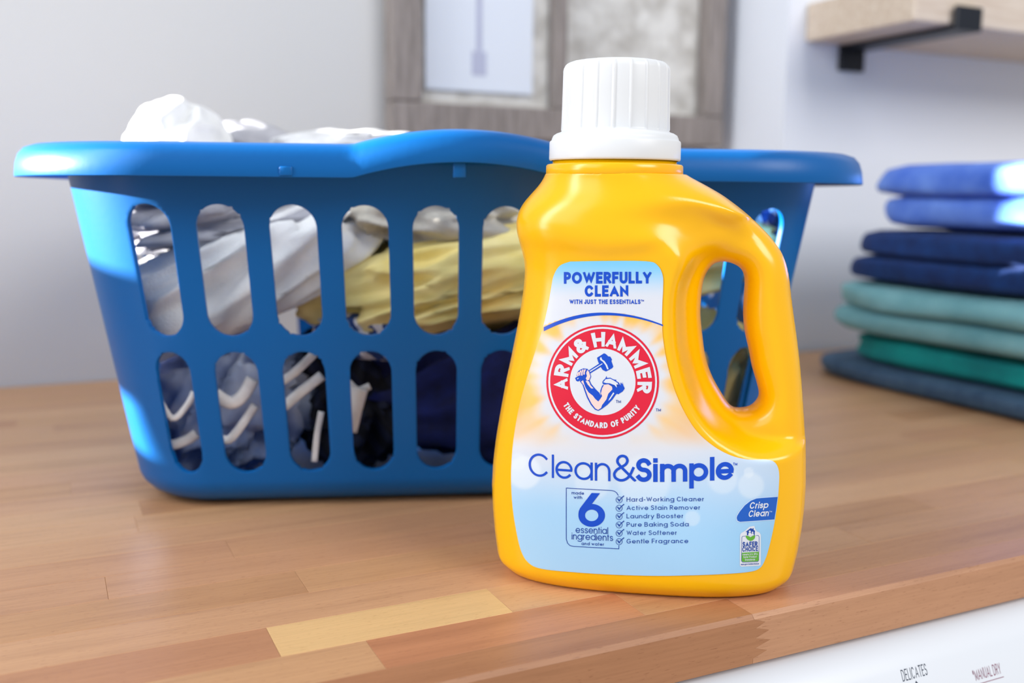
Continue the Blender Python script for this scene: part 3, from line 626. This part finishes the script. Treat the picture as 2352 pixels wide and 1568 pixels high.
# ------------------------------------------------------------------ laundry basket
BLUEP = Nodes('blue_basket_plastic', lin((0, 92, 164)), .36, Specular_IOR_Level=.28)
_c = BLUEP.coord(); BLUEP.bump(BLUEP.noise(_c.outputs[0], 260, 3), .05, .001); BLUEP = BLUEP.m
KYAW = math.radians(6.0); HB = .234
KA, KB, KR = .2645, .200, .085                            # half length, half depth, corner radius at the rim
kf = on_z(1050., 1149.); KN = np.array([-math.sin(KYAW), math.cos(KYAW), 0]); KX = np.array([math.cos(KYAW), math.sin(KYAW), 0])
KO = kf + KN * (KB * .86 - .012)
basket = thing('laundry_basket', KO, KYAW, 'blue plastic laundry basket with two rows of oval slots, filled with laundry', 'basket')
def plan(n):
    """n points round the rim outline, counter-clockwise from the front centre, with outward normals and arc length"""
    a, b, r = KA - KR, KB - KR, KR
    seg = [('l', a), ('a', -90), ('l', 2 * b), ('a', 0), ('l', 2 * a), ('a', 90), ('l', 2 * b), ('a', 180), ('l', a)]
    qa = math.pi / 2 * r; tot = 4 * a + 4 * b + 4 * qa; out = []
    P0 = [(0, -KB), (a, -b), (KA, -b), (a, b), (a, KB), (-a, b), (-KA, b), (-a, -b), (-a, -KB)]
    D0 = [(1, 0), None, (0, 1), None, (-1, 0), None, (0, -1), None, (1, 0)]
    for i in range(n):
        s = tot * i / n; u = s
        for k_, sg in enumerate(seg):
            L = sg[1] if sg[0] == 'l' else qa
            if u < L - 1e-12 or k_ == len(seg) - 1: break
            u -= L
        if sg[0] == 'l': d = D0[k_]; p = (P0[k_][0] + d[0] * u, P0[k_][1] + d[1] * u); nn = (d[1], -d[0])
        else: t = math.radians(sg[1]) + u / r; nn = (math.cos(t), math.sin(t)); p = (P0[k_][0] + r * nn[0], P0[k_][1] + r * nn[1])
        out.append((p[0], p[1], nn[0], nn[1], s))
    return np.array(out), tot
NS = 760
PL, KTOT = plan(NS)
def taper(z): return .925 + .075 * np.clip(z / HB, 0, 1)
def lean(z): return .019 * (1 - np.clip(z / HB, 0, 1))
def bpoint(i, z, ins=0.): q = PL[i % NS]; t = taper(z); return np.stack([q[..., 0] * t - q[..., 2] * ins, q[..., 1] * t - q[..., 3] * ins, z + 0 * q[..., 0]], -1)
# slots: centres along the outline (front from -0.5*tot .. ), two rows
sl = []
fx = [(-4.34 + i) * .0458 for i in range(10)]
for x in fx: sl.append(x % KTOT)
half = KTOT / 2
for x in fx: sl.append((half + x) % KTOT)
q4 = KTOT / 4
for x in (-.10, -.05, 0, .05, .10): sl.append(q4 + x); sl.append(half + q4 + x)
ROWS = [(.1215, .2070, .0150), (.0262, .1110, .0145)]
def slot_sdf(s, z):
    d = np.full(np.shape(s), 1e3)
    for c in sl:
        ds = np.abs((s - c + KTOT / 2) % KTOT - KTOT / 2)
        for z0, z1, hw in ROWS:
            dz = np.maximum(np.maximum(z0 + hw - z, z - (z1 - hw)), 0); d = np.minimum(d, np.hypot(ds, dz) - hw)
    return d
zs = np.concatenate([np.linspace(.018, HB, 92)])
ss = PL[:, 4]; SS_, ZZ_ = np.meshgrid(ss, zs, indexing='ij'); Dm = slot_sdf(SS_, ZZ_)
hs = KTOT / NS; eps = 1e-4
gx_ = (slot_sdf(SS_ + eps, ZZ_) - Dm) / eps; gz_ = (slot_sdf(SS_, ZZ_ + eps) - Dm) / eps
mv = (Dm < hs * .35) & (Dm > -hs * 1.5); Sx = SS_.copy(); Zx = ZZ_.copy(); Sx[mv] -= (gx_ * Dm)[mv]; Zx[mv] -= (gz_ * Dm)[mv]
cell = np.ones((NS, len(zs) - 1), bool); Dc = slot_sdf(SS_[:, :-1] + hs / 2, (ZZ_[:, :-1] + ZZ_[:, 1:]) / 2)
j1 = np.roll(Dm, -1, 0); allv = np.minimum(np.minimum(Dm[:, :-1], Dm[:, 1:]), np.minimum(j1[:, :-1], j1[:, 1:]))
cell = (Dc > -hs * .2) & (allv > -hs * 1.5)
def outline_at(s):                                        # outline point for any arc length
    i = (s / KTOT * NS); i0 = np.floor(i).astype(int); u = (i - i0)[..., None]; return PL[i0 % NS, :4] * (1 - u) + PL[(i0 + 1) % NS, :4] * u
def wall_pts(s, z, ins=0.):
    q = outline_at(s); t = taper(z); ins = ins + lean(z); return np.stack([q[..., 0] * t - q[..., 2] * ins, q[..., 1] * t - q[..., 3] * ins, z], -1)
G = wall_pts(Sx, Zx); used = np.zeros((NS, len(zs)), bool)
used[:, :-1] |= cell; used[:, 1:] |= cell; used |= np.roll(used, 1, 0); idx = -np.ones(used.shape, int); idx[used] = np.arange(used.sum())
bv = list(G[used]); bf = []
for i, j in np.argwhere(cell): i2 = (i + 1) % NS; bf.append((idx[i, j], idx[i2, j], idx[i2, j + 1], idx[i, j + 1]))
# rounded foot and floor
prev = [idx[i, 0] for i in range(NS)]; RB = .03
for t in (20, 40, 60, 78, 90):
    a = math.radians(t); z = max(.018 * (1 - math.sin(a)), .0) + .0006; ins = RB * (1 - math.cos(a)) * .8
    row = []
    for i in range(NS): row.append(len(bv)); bv.append(wall_pts(np.array(PL[i, 4]), np.array(z), ins))
    for i in range(NS): i2 = (i + 1) % NS; bf.append((row[i], row[i2], prev[i2], prev[i]))
    prev = row
bf.append(tuple(prev))
bodyk = mk('body', bv, bf, BLUEP, basket); m = bodyk.modifiers.new('thickness', 'SOLIDIFY'); m.thickness = .0034; m.offset = -1; m.use_even_offset = False
bevel(bodyk, .0009, 2).modifiers['bevel'].angle_limit = math.radians(60)
# rim: flange with a rolled-down lip and a raised hand-hold in the middle of each long side
RP = [(-.004, .0), (.002, .0068), (.010, .0098), (.018, .0100), (.024, .0080), (.0275, .0040), (.0295, -.002), (.0304, -.0100), (.0300, -.0108), (.0280, -.0100), (.0270, -.003), (.0252, .0022), (.0225, .0050), (.017, .0068), (.010, .0064), (.004, .0035), (.001, -.003), (-.004, -.003)]
NR = 420; PLr, _ = plan(NR); rv, rf = [], []
for i in range(NR):
    x, y, nx_, ny_, s = PLr[i]; xx = x if abs(ny_) > .9 else 9
    w_ = abs(x) / .066; hump = .0098 * max(0, 1 - w_ * w_) if abs(ny_) > .99 else 0
    for o, dz in RP:
        oo = o + (.004 * max(0, 1 - w_ * w_) if (abs(ny_) > .99 and o > .02) else 0); rv.append((x + nx_ * oo, y + ny_ * oo, HB + dz + hump * min(1, max(o, 0) / .012 + .3)))
n = len(RP)
for i in range(NR):
    for j in range(n): a, b, c2, d2 = i * n + j, ((i + 1) % NR) * n + j, ((i + 1) % NR) * n + (j + 1) % n, i * n + (j + 1) % n; rf.append((a, b, c2, d2))
mk('rim', rv, rf, BLUEP, basket)
for x in (-.105, -.002):                                  # small moulded nubs under the lip
    v, f = box(x - .004, x + .004, -KB - .0312, -KB - .0290, HB - .010, HB + (.004 if x > -.05 else -.004)); bevel(mk('moulding_mark', v, f, BLUEP, basket), .001)

# ------------------------------------------------------------------ laundry in the basket
def rsd(x, y, a, b, r):                                   # rounded rectangle distance
    qx, qy = np.abs(x) - (a - r), np.abs(y) - (b - r); return np.hypot(np.maximum(qx, 0), np.maximum(qy, 0)) + np.minimum(np.maximum(qx, qy), 0) - r
def garment(name, c, size, rot, mat, label, cat='laundry', seed=0, fold=.30, nfold=3.0, dirn=(1, 0, 0), n=110, power=2.6, press=.0075, group='clothes heaped in the blue basket'):
    """a heaped piece of cloth: a soft lump with running folds, pressed flat where it meets the basket wall (basket frame)"""
    v, f = [], []; M = Matrix.Rotation(rot[2], 3, 'Z') @ Matrix.Rotation(rot[1], 3, 'Y') @ Matrix.Rotation(rot[0], 3, 'X'); so = Vector((seed * 3.17, seed * 1.31, seed * 7.7)); dv = Vector(dirn).normalized()
    m2 = n // 2
    for i in range(m2 + 1):
        ph = -math.pi / 2 + math.pi * i / m2
        for j in range(n):
            th = 2 * math.pi * j / n; sp = lambda q: math.copysign(abs(q) ** (2 / power), q)
            p = Vector((sp(math.cos(ph)) * sp(math.cos(th)), sp(math.cos(ph)) * sp(math.sin(th)), sp(math.sin(ph))))
            b_ = p * 1.3 + so; w = Vector((noise.noise(b_ + Vector((9.3, -1.5, -7.9))), noise.noise(b_), noise.noise(b_ + Vector((-6.3, .8, 5.1))))) * .9
            u = p - dv * p.dot(dv) * .72                   # stretch the folds along dirn
            r1 = 1 - math.sqrt(noise.noise(u * nfold + w + so) ** 2 + .004) * 2.2; r2 = 1 - math.sqrt(noise.noise(u * nfold * 2.3 + w * 2 + so * 2) ** 2 + .01) * 2
            k_ = 1 + fold * (r1 - .45) + fold * .16 * (r2 - .45)
            q = Vector((p.x * size[0], p.y * size[1], p.z * size[2])) * k_
            v.append(M @ q + Vector(c))
    A = np.array([q[:] for q in v])
    if press is not None:
        for _ in range(3):
            t = taper(A[:, 2]); a, b = KA * t - .0034 - press - lean(A[:, 2]), KB * t - .0034 - press - lean(A[:, 2]); r = KR * t
            d = rsd(A[:, 0], A[:, 1], a, b, r); h = 1e-4; gx = (rsd(A[:, 0] + h, A[:, 1], a, b, r) - d) / h; gy2 = (rsd(A[:, 0], A[:, 1] + h, a, b, r) - d) / h
            o = d > 0; A[o, 0] -= (d * gx)[o] * .97; A[o, 1] -= (d * gy2)[o] * .97
        A[:, 2] = np.maximum(A[:, 2], .008)
    for i in range(m2):
        for j in range(n): j2 = (j + 1) % n; f.append((i * n + j, i * n + j2, (i + 1) * n + j2, (i + 1) * n + j))
    P0 = np.array(c); R = Matrix.Rotation(KYAW, 3, 'Z'); org = np.array(R @ Vector(c)) + KO
    o = mk(name, A - P0, f, mat, None, loc=org, rz=KYAW); return tag(o, label, cat, group)
WTOW = fabric('white_terry', (250, 250, 250), (236, 236, 238), 700, .6); WCOT = fabric('white_cotton', (232, 232, 236), None, 1200, .3)
GREY = fabric('grey_jersey', (188, 188, 196), (160, 160, 170), 1100, .35); BEI = fabric('oatmeal_knit', (206, 200, 188), (176, 170, 158), 900, .5)
YELC = fabric('pale_yellow_cotton', (255, 238, 168), (244, 220, 130), 1200, .3, .85, 30); NAVY = fabric('navy_jersey', (18, 36, 112), (8, 18, 66), 1100, .35)
def striped(name, c1, c2, sc, rot):
    k = Nodes(name, lin(c1), .9); c = k.coord(rot=rot); w = k.n('ShaderNodeTexWave'); w.inputs['Scale'].default_value = sc; w.inputs['Distortion'].default_value = .6; w.inputs['Detail'].default_value = 1
    k.l(c.outputs[0], w.inputs[0]); k.l(k.ramp([(.42, lin(c1)), (.52, lin(c2))], w.outputs['Color']), k.b.inputs['Base Color']); k.bump(k.noise(c.outputs[0], 1000, 2), .3); return k.m
STR = striped('blue_white_stripe', (224, 224, 232), (46, 74, 138), 26, (0, .3, .5)); STR2 = striped('dark_stripe', (22, 30, 58), (10, 14, 30), 22, (0, .8, .2)); CHAM = fabric('chambray', (206, 216, 238), (104, 134, 196), 900, .4, .9, 24)
YF = -.155
def bk(px, py, y=-.166):                                   # point in the basket frame a little behind the front wall
    P = on_plane(np.array(px, float), np.array(py, float), KO + KN * y, KN) - KO; return np.array([P @ KX, P @ KN, P[2]])
def piping(parent, pts, r, mat, name='hem', flat=.45):
    Q = np.array([bk(*p) for p in pts]); Q = np.array(spl([tuple(q) for q in Q], 5)); Rz = np.array(Matrix.Rotation(KYAW, 3, 'Z'))
    base = np.array(Matrix.Rotation(-KYAW, 3, 'Z')) @ (np.array(parent.location) - KO); v, f = [], []; n = 8
    for i, q in enumerate(Q):
        t = Q[min(i + 1, len(Q) - 1)] - Q[max(i - 1, 0)]; t = t / np.linalg.norm(t); u = np.cross(t, [0, 1, 0]); u /= np.linalg.norm(u); w = np.cross(t, u)
        for k_ in range(n): a = 2 * math.pi * k_ / n; v.append(q - base + r * (math.cos(a) * u + flat * math.sin(a) * w))
    for i in range(len(Q) - 1):
        for k_ in range(n): k2 = (k_ + 1) % n; f.append((i * n + k_, i * n + k2, i * n + n + k2, i * n + n + k_))
    f += [tuple(range(n))[::-1], tuple(range(len(v) - n, len(v)))]
    return mk(name, v, f, mat, parent)
garment('navy_sweatshirt', (.10, YF + .085, .064), (.17, .062, .058), (0, .06, 0), NAVY, 'navy blue sweatshirt filling the lower right of the blue basket', seed=1, dirn=(.5, 0, 1), nfold=2.4)
shirtA = garment('striped_shirt', (-.165, YF + .075, .058), (.055, .058, .044), (0, -.35, .1), CHAM, 'light blue crumpled shirt low in the left end of the blue basket', seed=2, dirn=(.6, 0, 1), nfold=3.4, fold=.42)
shirtB = garment('dark_shirt', (-.078, YF + .092, .060), (.042, .058, .050), (0, -.3, 0), STR2, 'dark striped shirt in the lower middle of the blue basket', seed=3, dirn=(1, 0, .7), nfold=3.2, fold=.40)
for pts, r in (([(352, 1000, -.156), (385, 1022, -.158), (425, 1012, -.160), (452, 995, -.160)], .0036), ([(360, 905), (395, 960), (430, 930), (446, 900)], .0022), ([(498, 1000, -.160), (525, 1010, -.162), (556, 975, -.163), (586, 930, -.163)], .0030), ([(494, 905), (530, 925), (560, 905), (580, 870)], .0045)):
    piping(shirtA, pts, r, WCOT)
for pts, r in (([(640, 882, -.164), (680, 852, -.164), (722, 812, -.164)], .0030), ([(640, 945, -.164), (685, 905, -.164), (740, 862, -.164)], .0036), ([(722, 1060, -.164), (728, 1000, -.164), (738, 945, -.164)], .0022), ([(800, 990, -.163), (812, 940, -.163), (826, 890, -.163)], .0062), ([(800, 878, -.160), (822, 896, -.160), (850, 886, -.160)], .0026)):
    piping(shirtB, pts, r, WCOT)
garment('white_towel', (-.163, YF + .052, .152), (.110, .056, .034), (.1, -.40, .08), WTOW, 'white terry towel rolled diagonally at the left of the basket', seed=4, dirn=(1, 0, .5), nfold=2.2, fold=.22)
garment('grey_shirt', (-.165, YF + .105, .206), (.085, .085, .030), (.1, -.12, 0), GREY, 'grey jersey shirt lying above the diagonal white towel', seed=5, dirn=(1, 0, .3), nfold=2.5, fold=.3)
garment('oatmeal_sweater', (-.015, YF + .09, .200), (.072, .075, .026), (0, .12, 0), BEI, 'oatmeal coloured sweater above the yellow shirt in the basket', seed=6, dirn=(1, 0, -.2), nfold=2.2, fold=.25)
garment('yellow_shirt', (.065, YF + .062, .158), (.165, .062, .036), (0, -.13, 0), YELC, 'pale yellow cotton shirt stretched across the middle of the basket', seed=7, dirn=(1, 0, .6), nfold=2.6, fold=.28)
garment('striped_cloth', (-.062, YF + .045, .112), (.038, .036, .016), (0, .1, 0), STR, 'blue and white striped cloth under the yellow shirt', seed=8, nfold=2, fold=.2)
garment('white_sheet', (-.216, YF + .15, .247), (.040, .075, .040), (0, -.15, .1), WTOW, 'white towel peaking above the left of the basket rim', seed=9, dirn=(0, 1, 0), nfold=1.0, fold=.16, press=None, power=1.9)
garment('grey_sheet', (-.150, YF + .25, .243), (.065, .06, .030), (0, .25, 0), GREY, 'grey cloth sloping down behind the white peaked towel', seed=15, dirn=(0, 1, 0), nfold=1.0, fold=.15, press=None)
garment('pale_sheet', (-.075, YF + .19, .2435), (.075, .10, .022), (0, 0, 0), WCOT, 'pale grey-white sheet just above the middle of the basket rim', seed=10, dirn=(1, 0, 0), nfold=1.6, fold=.25, press=None)
garment('yellow_towel', (.185, YF + .075, .075), (.05, .06, .05), (0, .3, 0), YELC, 'mustard yellow cloth low in the right end of the basket, seen through the jug handle', seed=12, dirn=(.4, 0, 1), nfold=2.6, fold=.32)
garment('blue_striped_towel', (.205, YF + .105, .205), (.045, .075, .026), (0, 0, 0), STR, 'blue and white striped towel in the upper right of the basket', seed=13, nfold=2, fold=.2)

# ------------------------------------------------------------------ folded clothes on the right
def folded(name, l0, l1, d0, d1, z0, z1, layers, mat, label, seed, r=.03, droop=.004, amp=.004):
    lc, dc = (l0 + l1) / 2, (d0 + d1) / 2; a, b = (l1 - l0) / 2, (d1 - d0) / 2; H = z1 - z0; n = 132; v, f = [], []; so = Vector((seed * 2.3, seed * 5.1, 0))
    prof = []
    for L in range(layers):
        for t in np.linspace(-1, 1, 9):
            prof.append((L, (L + (t + 1) / 2) / layers, (1 - abs(t) ** 2.6) ** (1 / 2.6) if abs(t) < 1 else 0))
    lens = []
    for u, zn, bl in prof:
        ins = (1 - bl) * min(H / layers * .55, .024) ; sh = (random.Random(seed * 10 + u).uniform(-.007, .007), random.Random(seed * 7 + u).uniform(-.006, .006))
        for j in range(n):
            th = 2 * math.pi * j / n; pw = 6; cx_ = math.copysign(abs(math.cos(th)) ** (2 / pw), math.cos(th)); sy_ = math.copysign(abs(math.sin(th)) ** (2 / pw), math.sin(th))
            x, y = cx_ * (a - ins) + sh[0], sy_ * (b - ins) + sh[1]; p = Vector((x * 9, y * 9, zn * 2.5)) + so
            nx_ = noise.noise(p) * amp * 1.6; nz = noise.noise(p * .7 + Vector((9, 0, 0))) * amp * math.sin(math.pi * zn)
            e = max(abs(x) / a, abs(y) / b); z = z0 + H * zn + nz - droop * zn * max(0, e - .6) / .4
            v.append(ld(x * (1 + nx_ * 6), y * (1 + nx_ * 6), z - z0))
    R = len(prof)
    for i in range(R - 1):
        for j in range(n): j2 = (j + 1) % n; f.append((i * n + j, i * n + j2, (i + 1) * n + j2, (i + 1) * n + j))
    # closed soft top and bottom
    for i, flip in ((0, True), (R - 1, False)):
        base = len(v); c = ld(0, 0, v[i * n][2]); rings = []
        prev = [i * n + j for j in range(n)]
        for s_ in (.75, .4):
            row = []
            for j in range(n): row.append(len(v)); v.append(np.array([v[i * n + j][0] * s_, v[i * n + j][1] * s_, v[i * n + j][2] + (.002 if not flip else 0)]))
            for j in range(n): j2 = (j + 1) % n; q = (prev[j], prev[j2], row[j2], row[j]); f.append(q[::-1] if flip else q)
            prev = row
        f.append(tuple(prev[::-1]) if flip else tuple(prev))
    return tag(mk(name, v, f, mat, None, loc=ld(lc, dc, z0)), label, 'folded clothes', 'folded clothes stacked on the counter')
DEN1 = fabric('light_blue_denim', (112, 150, 232), (62, 104, 206), 800, .5, .9, 22); DEN2 = fabric('dark_blue_denim', (2, 56, 122), (0, 36, 92), 900, .5); AQUA = fabric('aqua_knit', (142, 198, 203), (112, 172, 180), 700, .6, .9, 20)
TEAL = fabric('teal_knit', (0, 172, 166), (0, 136, 138), 700, .5, .9, 20); GRB = fabric('grey_blue_towel', (84, 116, 146), (62, 92, 124), 600, .8)
folded('folded_towel', .846, 1.25, .45, .955, .0005, .0225, 1, GRB, 'grey-blue folded towel lying on the counter under the clothes stack', 3, droop=0, amp=.001)
folded('folded_sweater', .862, 1.20, .50, .905, .0240, .0575, 1, TEAL, 'teal folded sweater at the bottom of the clothes stack', 4, amp=.005)
folded('folded_sweater', .850, 1.21, .48, .925, .0590, .1180, 2, AQUA, 'pale aqua folded sweater between the teal sweater and the dark jeans', 5, amp=.006)
folded('folded_jeans', .858, 1.20, .49, .905, .1200, .1800, 2, DEN2, 'dark navy folded jeans in the middle of the clothes stack', 6, amp=.005)
folded('folded_jeans', .868, 1.19, .50, .880, .1820, .2550, 2, DEN1, 'light blue folded jeans on top of the clothes stack', 7, amp=.006)

# ------------------------------------------------------------------ old window frame with a print on the wall
BN2 = -DX                                                  # into the room
def at_wall(px, py, d): P = on_plane(np.array(px, float), np.array(py, float), ld(0, d), DX); return float(P @ LX), float(P[2])
dF = D_BACK - .035
fl, fb = at_wall(903, 308, dF); fr, fb2 = at_wall(1660, 340, dF); fb = (fb + fb2) / 2
ml = at_wall(1296, 200, dF)[0]; pl_, pb = at_wall(986, 195, dF)[0], at_wall(1110, 232, dF)[1]
il, ib = at_wall(972, 225, dF); ir, ib2 = at_wall(1622, 275, dF); ib = (ib + ib2) / 2
FT = fb + .62
frame = thing('picture_frame', ld((fl + fr) / 2, D_BACK, fb), AZ, 'weathered grey wooden frame with two panels hanging on the wall behind the basket', 'frame')
FO = np.array(frame.location)
k = Nodes('weathered_wood', (.3, .28, .27, 1), .8); c = k.coord((30, 30, 3))
k.l(k.ramp([(.3, lin((122, 114, 111))), (.7, lin((160, 150, 146)))], k.noise(c.outputs[0], 6, 4)), k.b.inputs['Base Color']); k.bump(k.noise(c.outputs[0], 12, 3), .4, .002); WEA = k.m
k = Nodes('plaster_panel', (.6, .6, .6, 1), .85); c = k.coord((1, 1, 1))
k.l(k.ramp([(.35, lin((188, 184, 178))), (.62, lin((226, 224, 220)))], k.noise(c.outputs[0], 34, 4)), k.b.inputs['Base Color']); k.bump(k.noise(c.outputs[0], 70, 3), .6, .003); PLA = k.m
def fbox(name, l0, l1, dd0, dd1, z0, z1, mat, bw=.003, parent=frame):
    v, f = ldbox(l0, l1, D_BACK - dd1, D_BACK - dd0, z0, z1); q = np.array(v) - FO; cc, s_ = math.cos(-AZ), math.sin(-AZ)
    q = np.stack([cc * q[:, 0] - s_ * q[:, 1], s_ * q[:, 0] + cc * q[:, 1], q[:, 2]], 1); return bevel(mk(name, q, f, mat, parent, smooth=False), bw)
fbox('bottom_rail', fl, fr, .001, .035, fb, ib, WEA); fbox('top_rail', fl, fr, .001, .035, FT - .05, FT, WEA)
fbox('side_rail', fl, il, .001, .035, ib + .0005, FT - .0505, WEA); fbox('side_rail', ir, fr, .001, .035, ib + .0005, FT - .0505, WEA)
fbox('mullion', ml - .010, ml + .006, .001, .033, ib + .0005, FT - .0505, WEA)
fbox('panel', il, ml - .0105, .001, .010, ib, FT - .05, PLA, .001); fbox('panel', ml + .0065, ir, .001, .010, ib, FT - .05, PLA, .001)
p0_, p1_ = at_wall(990, 195, dF)[0], at_wall(1238, 195, dF)[0]
PAPER = plain('white_paper', (226, 232, 244), .8)
sheet = fbox('paper_print', p0_, p1_, .012, .016, ib + .018, FT - .06, PAPER, .0005); tag(sheet, 'white paper with a faint grey windmill print')
INKG = plain('faint_grey_print', (186, 190, 214), .8)
a = Art(); cxl = (p0_ + p1_) / 2 - .002; pz = ib + .018
def pr(name, l0, l1, z0, z1): fbox(name, l0, l1, .0161, .0165, z0, z1, INKG, .0001, sheet)
sl_ = np.array(sheet.location)
pr('mill_print', cxl - .004, cxl + .004, pz + .05, pz + .30)
for w_, h0, h1 in ((.010, .02, .05), (.008, .135, .150)): pr('mill_print', cxl - w_, cxl + w_, pz + h0, pz + h1)

# ------------------------------------------------------------------ wall shelf
dS0 = D_RIGHT - .006
sl0, sz0 = at_wall(1872, 92, D_RIGHT - .02)
SW = .185; sT = .05
k = Nodes('pale_shelf_board', (.6, .5, .4, 1), .5); c = k.coord((4, 60, 60), (0, 0, -AZ))
k.l(k.ramp([(.3, lin((206, 184, 162))), (.7, lin((228, 212, 194)))], k.noise(c.outputs[0], 3, 4)), k.b.inputs['Base Color']); SHB = k.m
BLK_ = plain('black_iron', (24, 28, 38), .38, Metallic=.3)
br_l, br_z = at_wall(1950, 160, D_RIGHT)
shelf = thing('bracket_shelf', ld(sl0 + .3, D_RIGHT, sz0), AZ, 'pale wooden wall shelf on a black iron bracket at the upper right', 'shelf')
def sbox(name, l0, l1, d0, d1, z0, z1, mat, bw, parent=shelf):
    v, f = ldbox(l0, l1, d0, d1, z0, z1); q = np.array(v) - np.array(shelf.location); cc, s_ = math.cos(-AZ), math.sin(-AZ)
    q = np.stack([cc * q[:, 0] - s_ * q[:, 1], s_ * q[:, 0] + cc * q[:, 1], q[:, 2]], 1); return bevel(mk(name, q, f, mat, parent, smooth=False), bw)
sbox('board', sl0, sl0 + .9, D_RIGHT - SW, D_RIGHT - .001, sz0, sz0 + sT, SHB, .003)
bl = .022
brk = sbox('bracket', br_l - bl, br_l + bl, D_RIGHT - .0065, D_RIGHT - .0005, br_z - .003, sz0 - .0065, BLK_, .0015); tag(brk, 'black iron shelf bracket with upturned front lip')
sbox('arm', br_l - bl, br_l + bl, D_RIGHT - SW - .004, D_RIGHT - .0005, sz0 - .0065, sz0 - .0005, BLK_, .0015, brk)
sbox('front_lip', br_l - bl, br_l + bl, D_RIGHT - SW - .010, D_RIGHT - SW - .0042, sz0 - .0065, sz0 + .022, BLK_, .0015, brk)
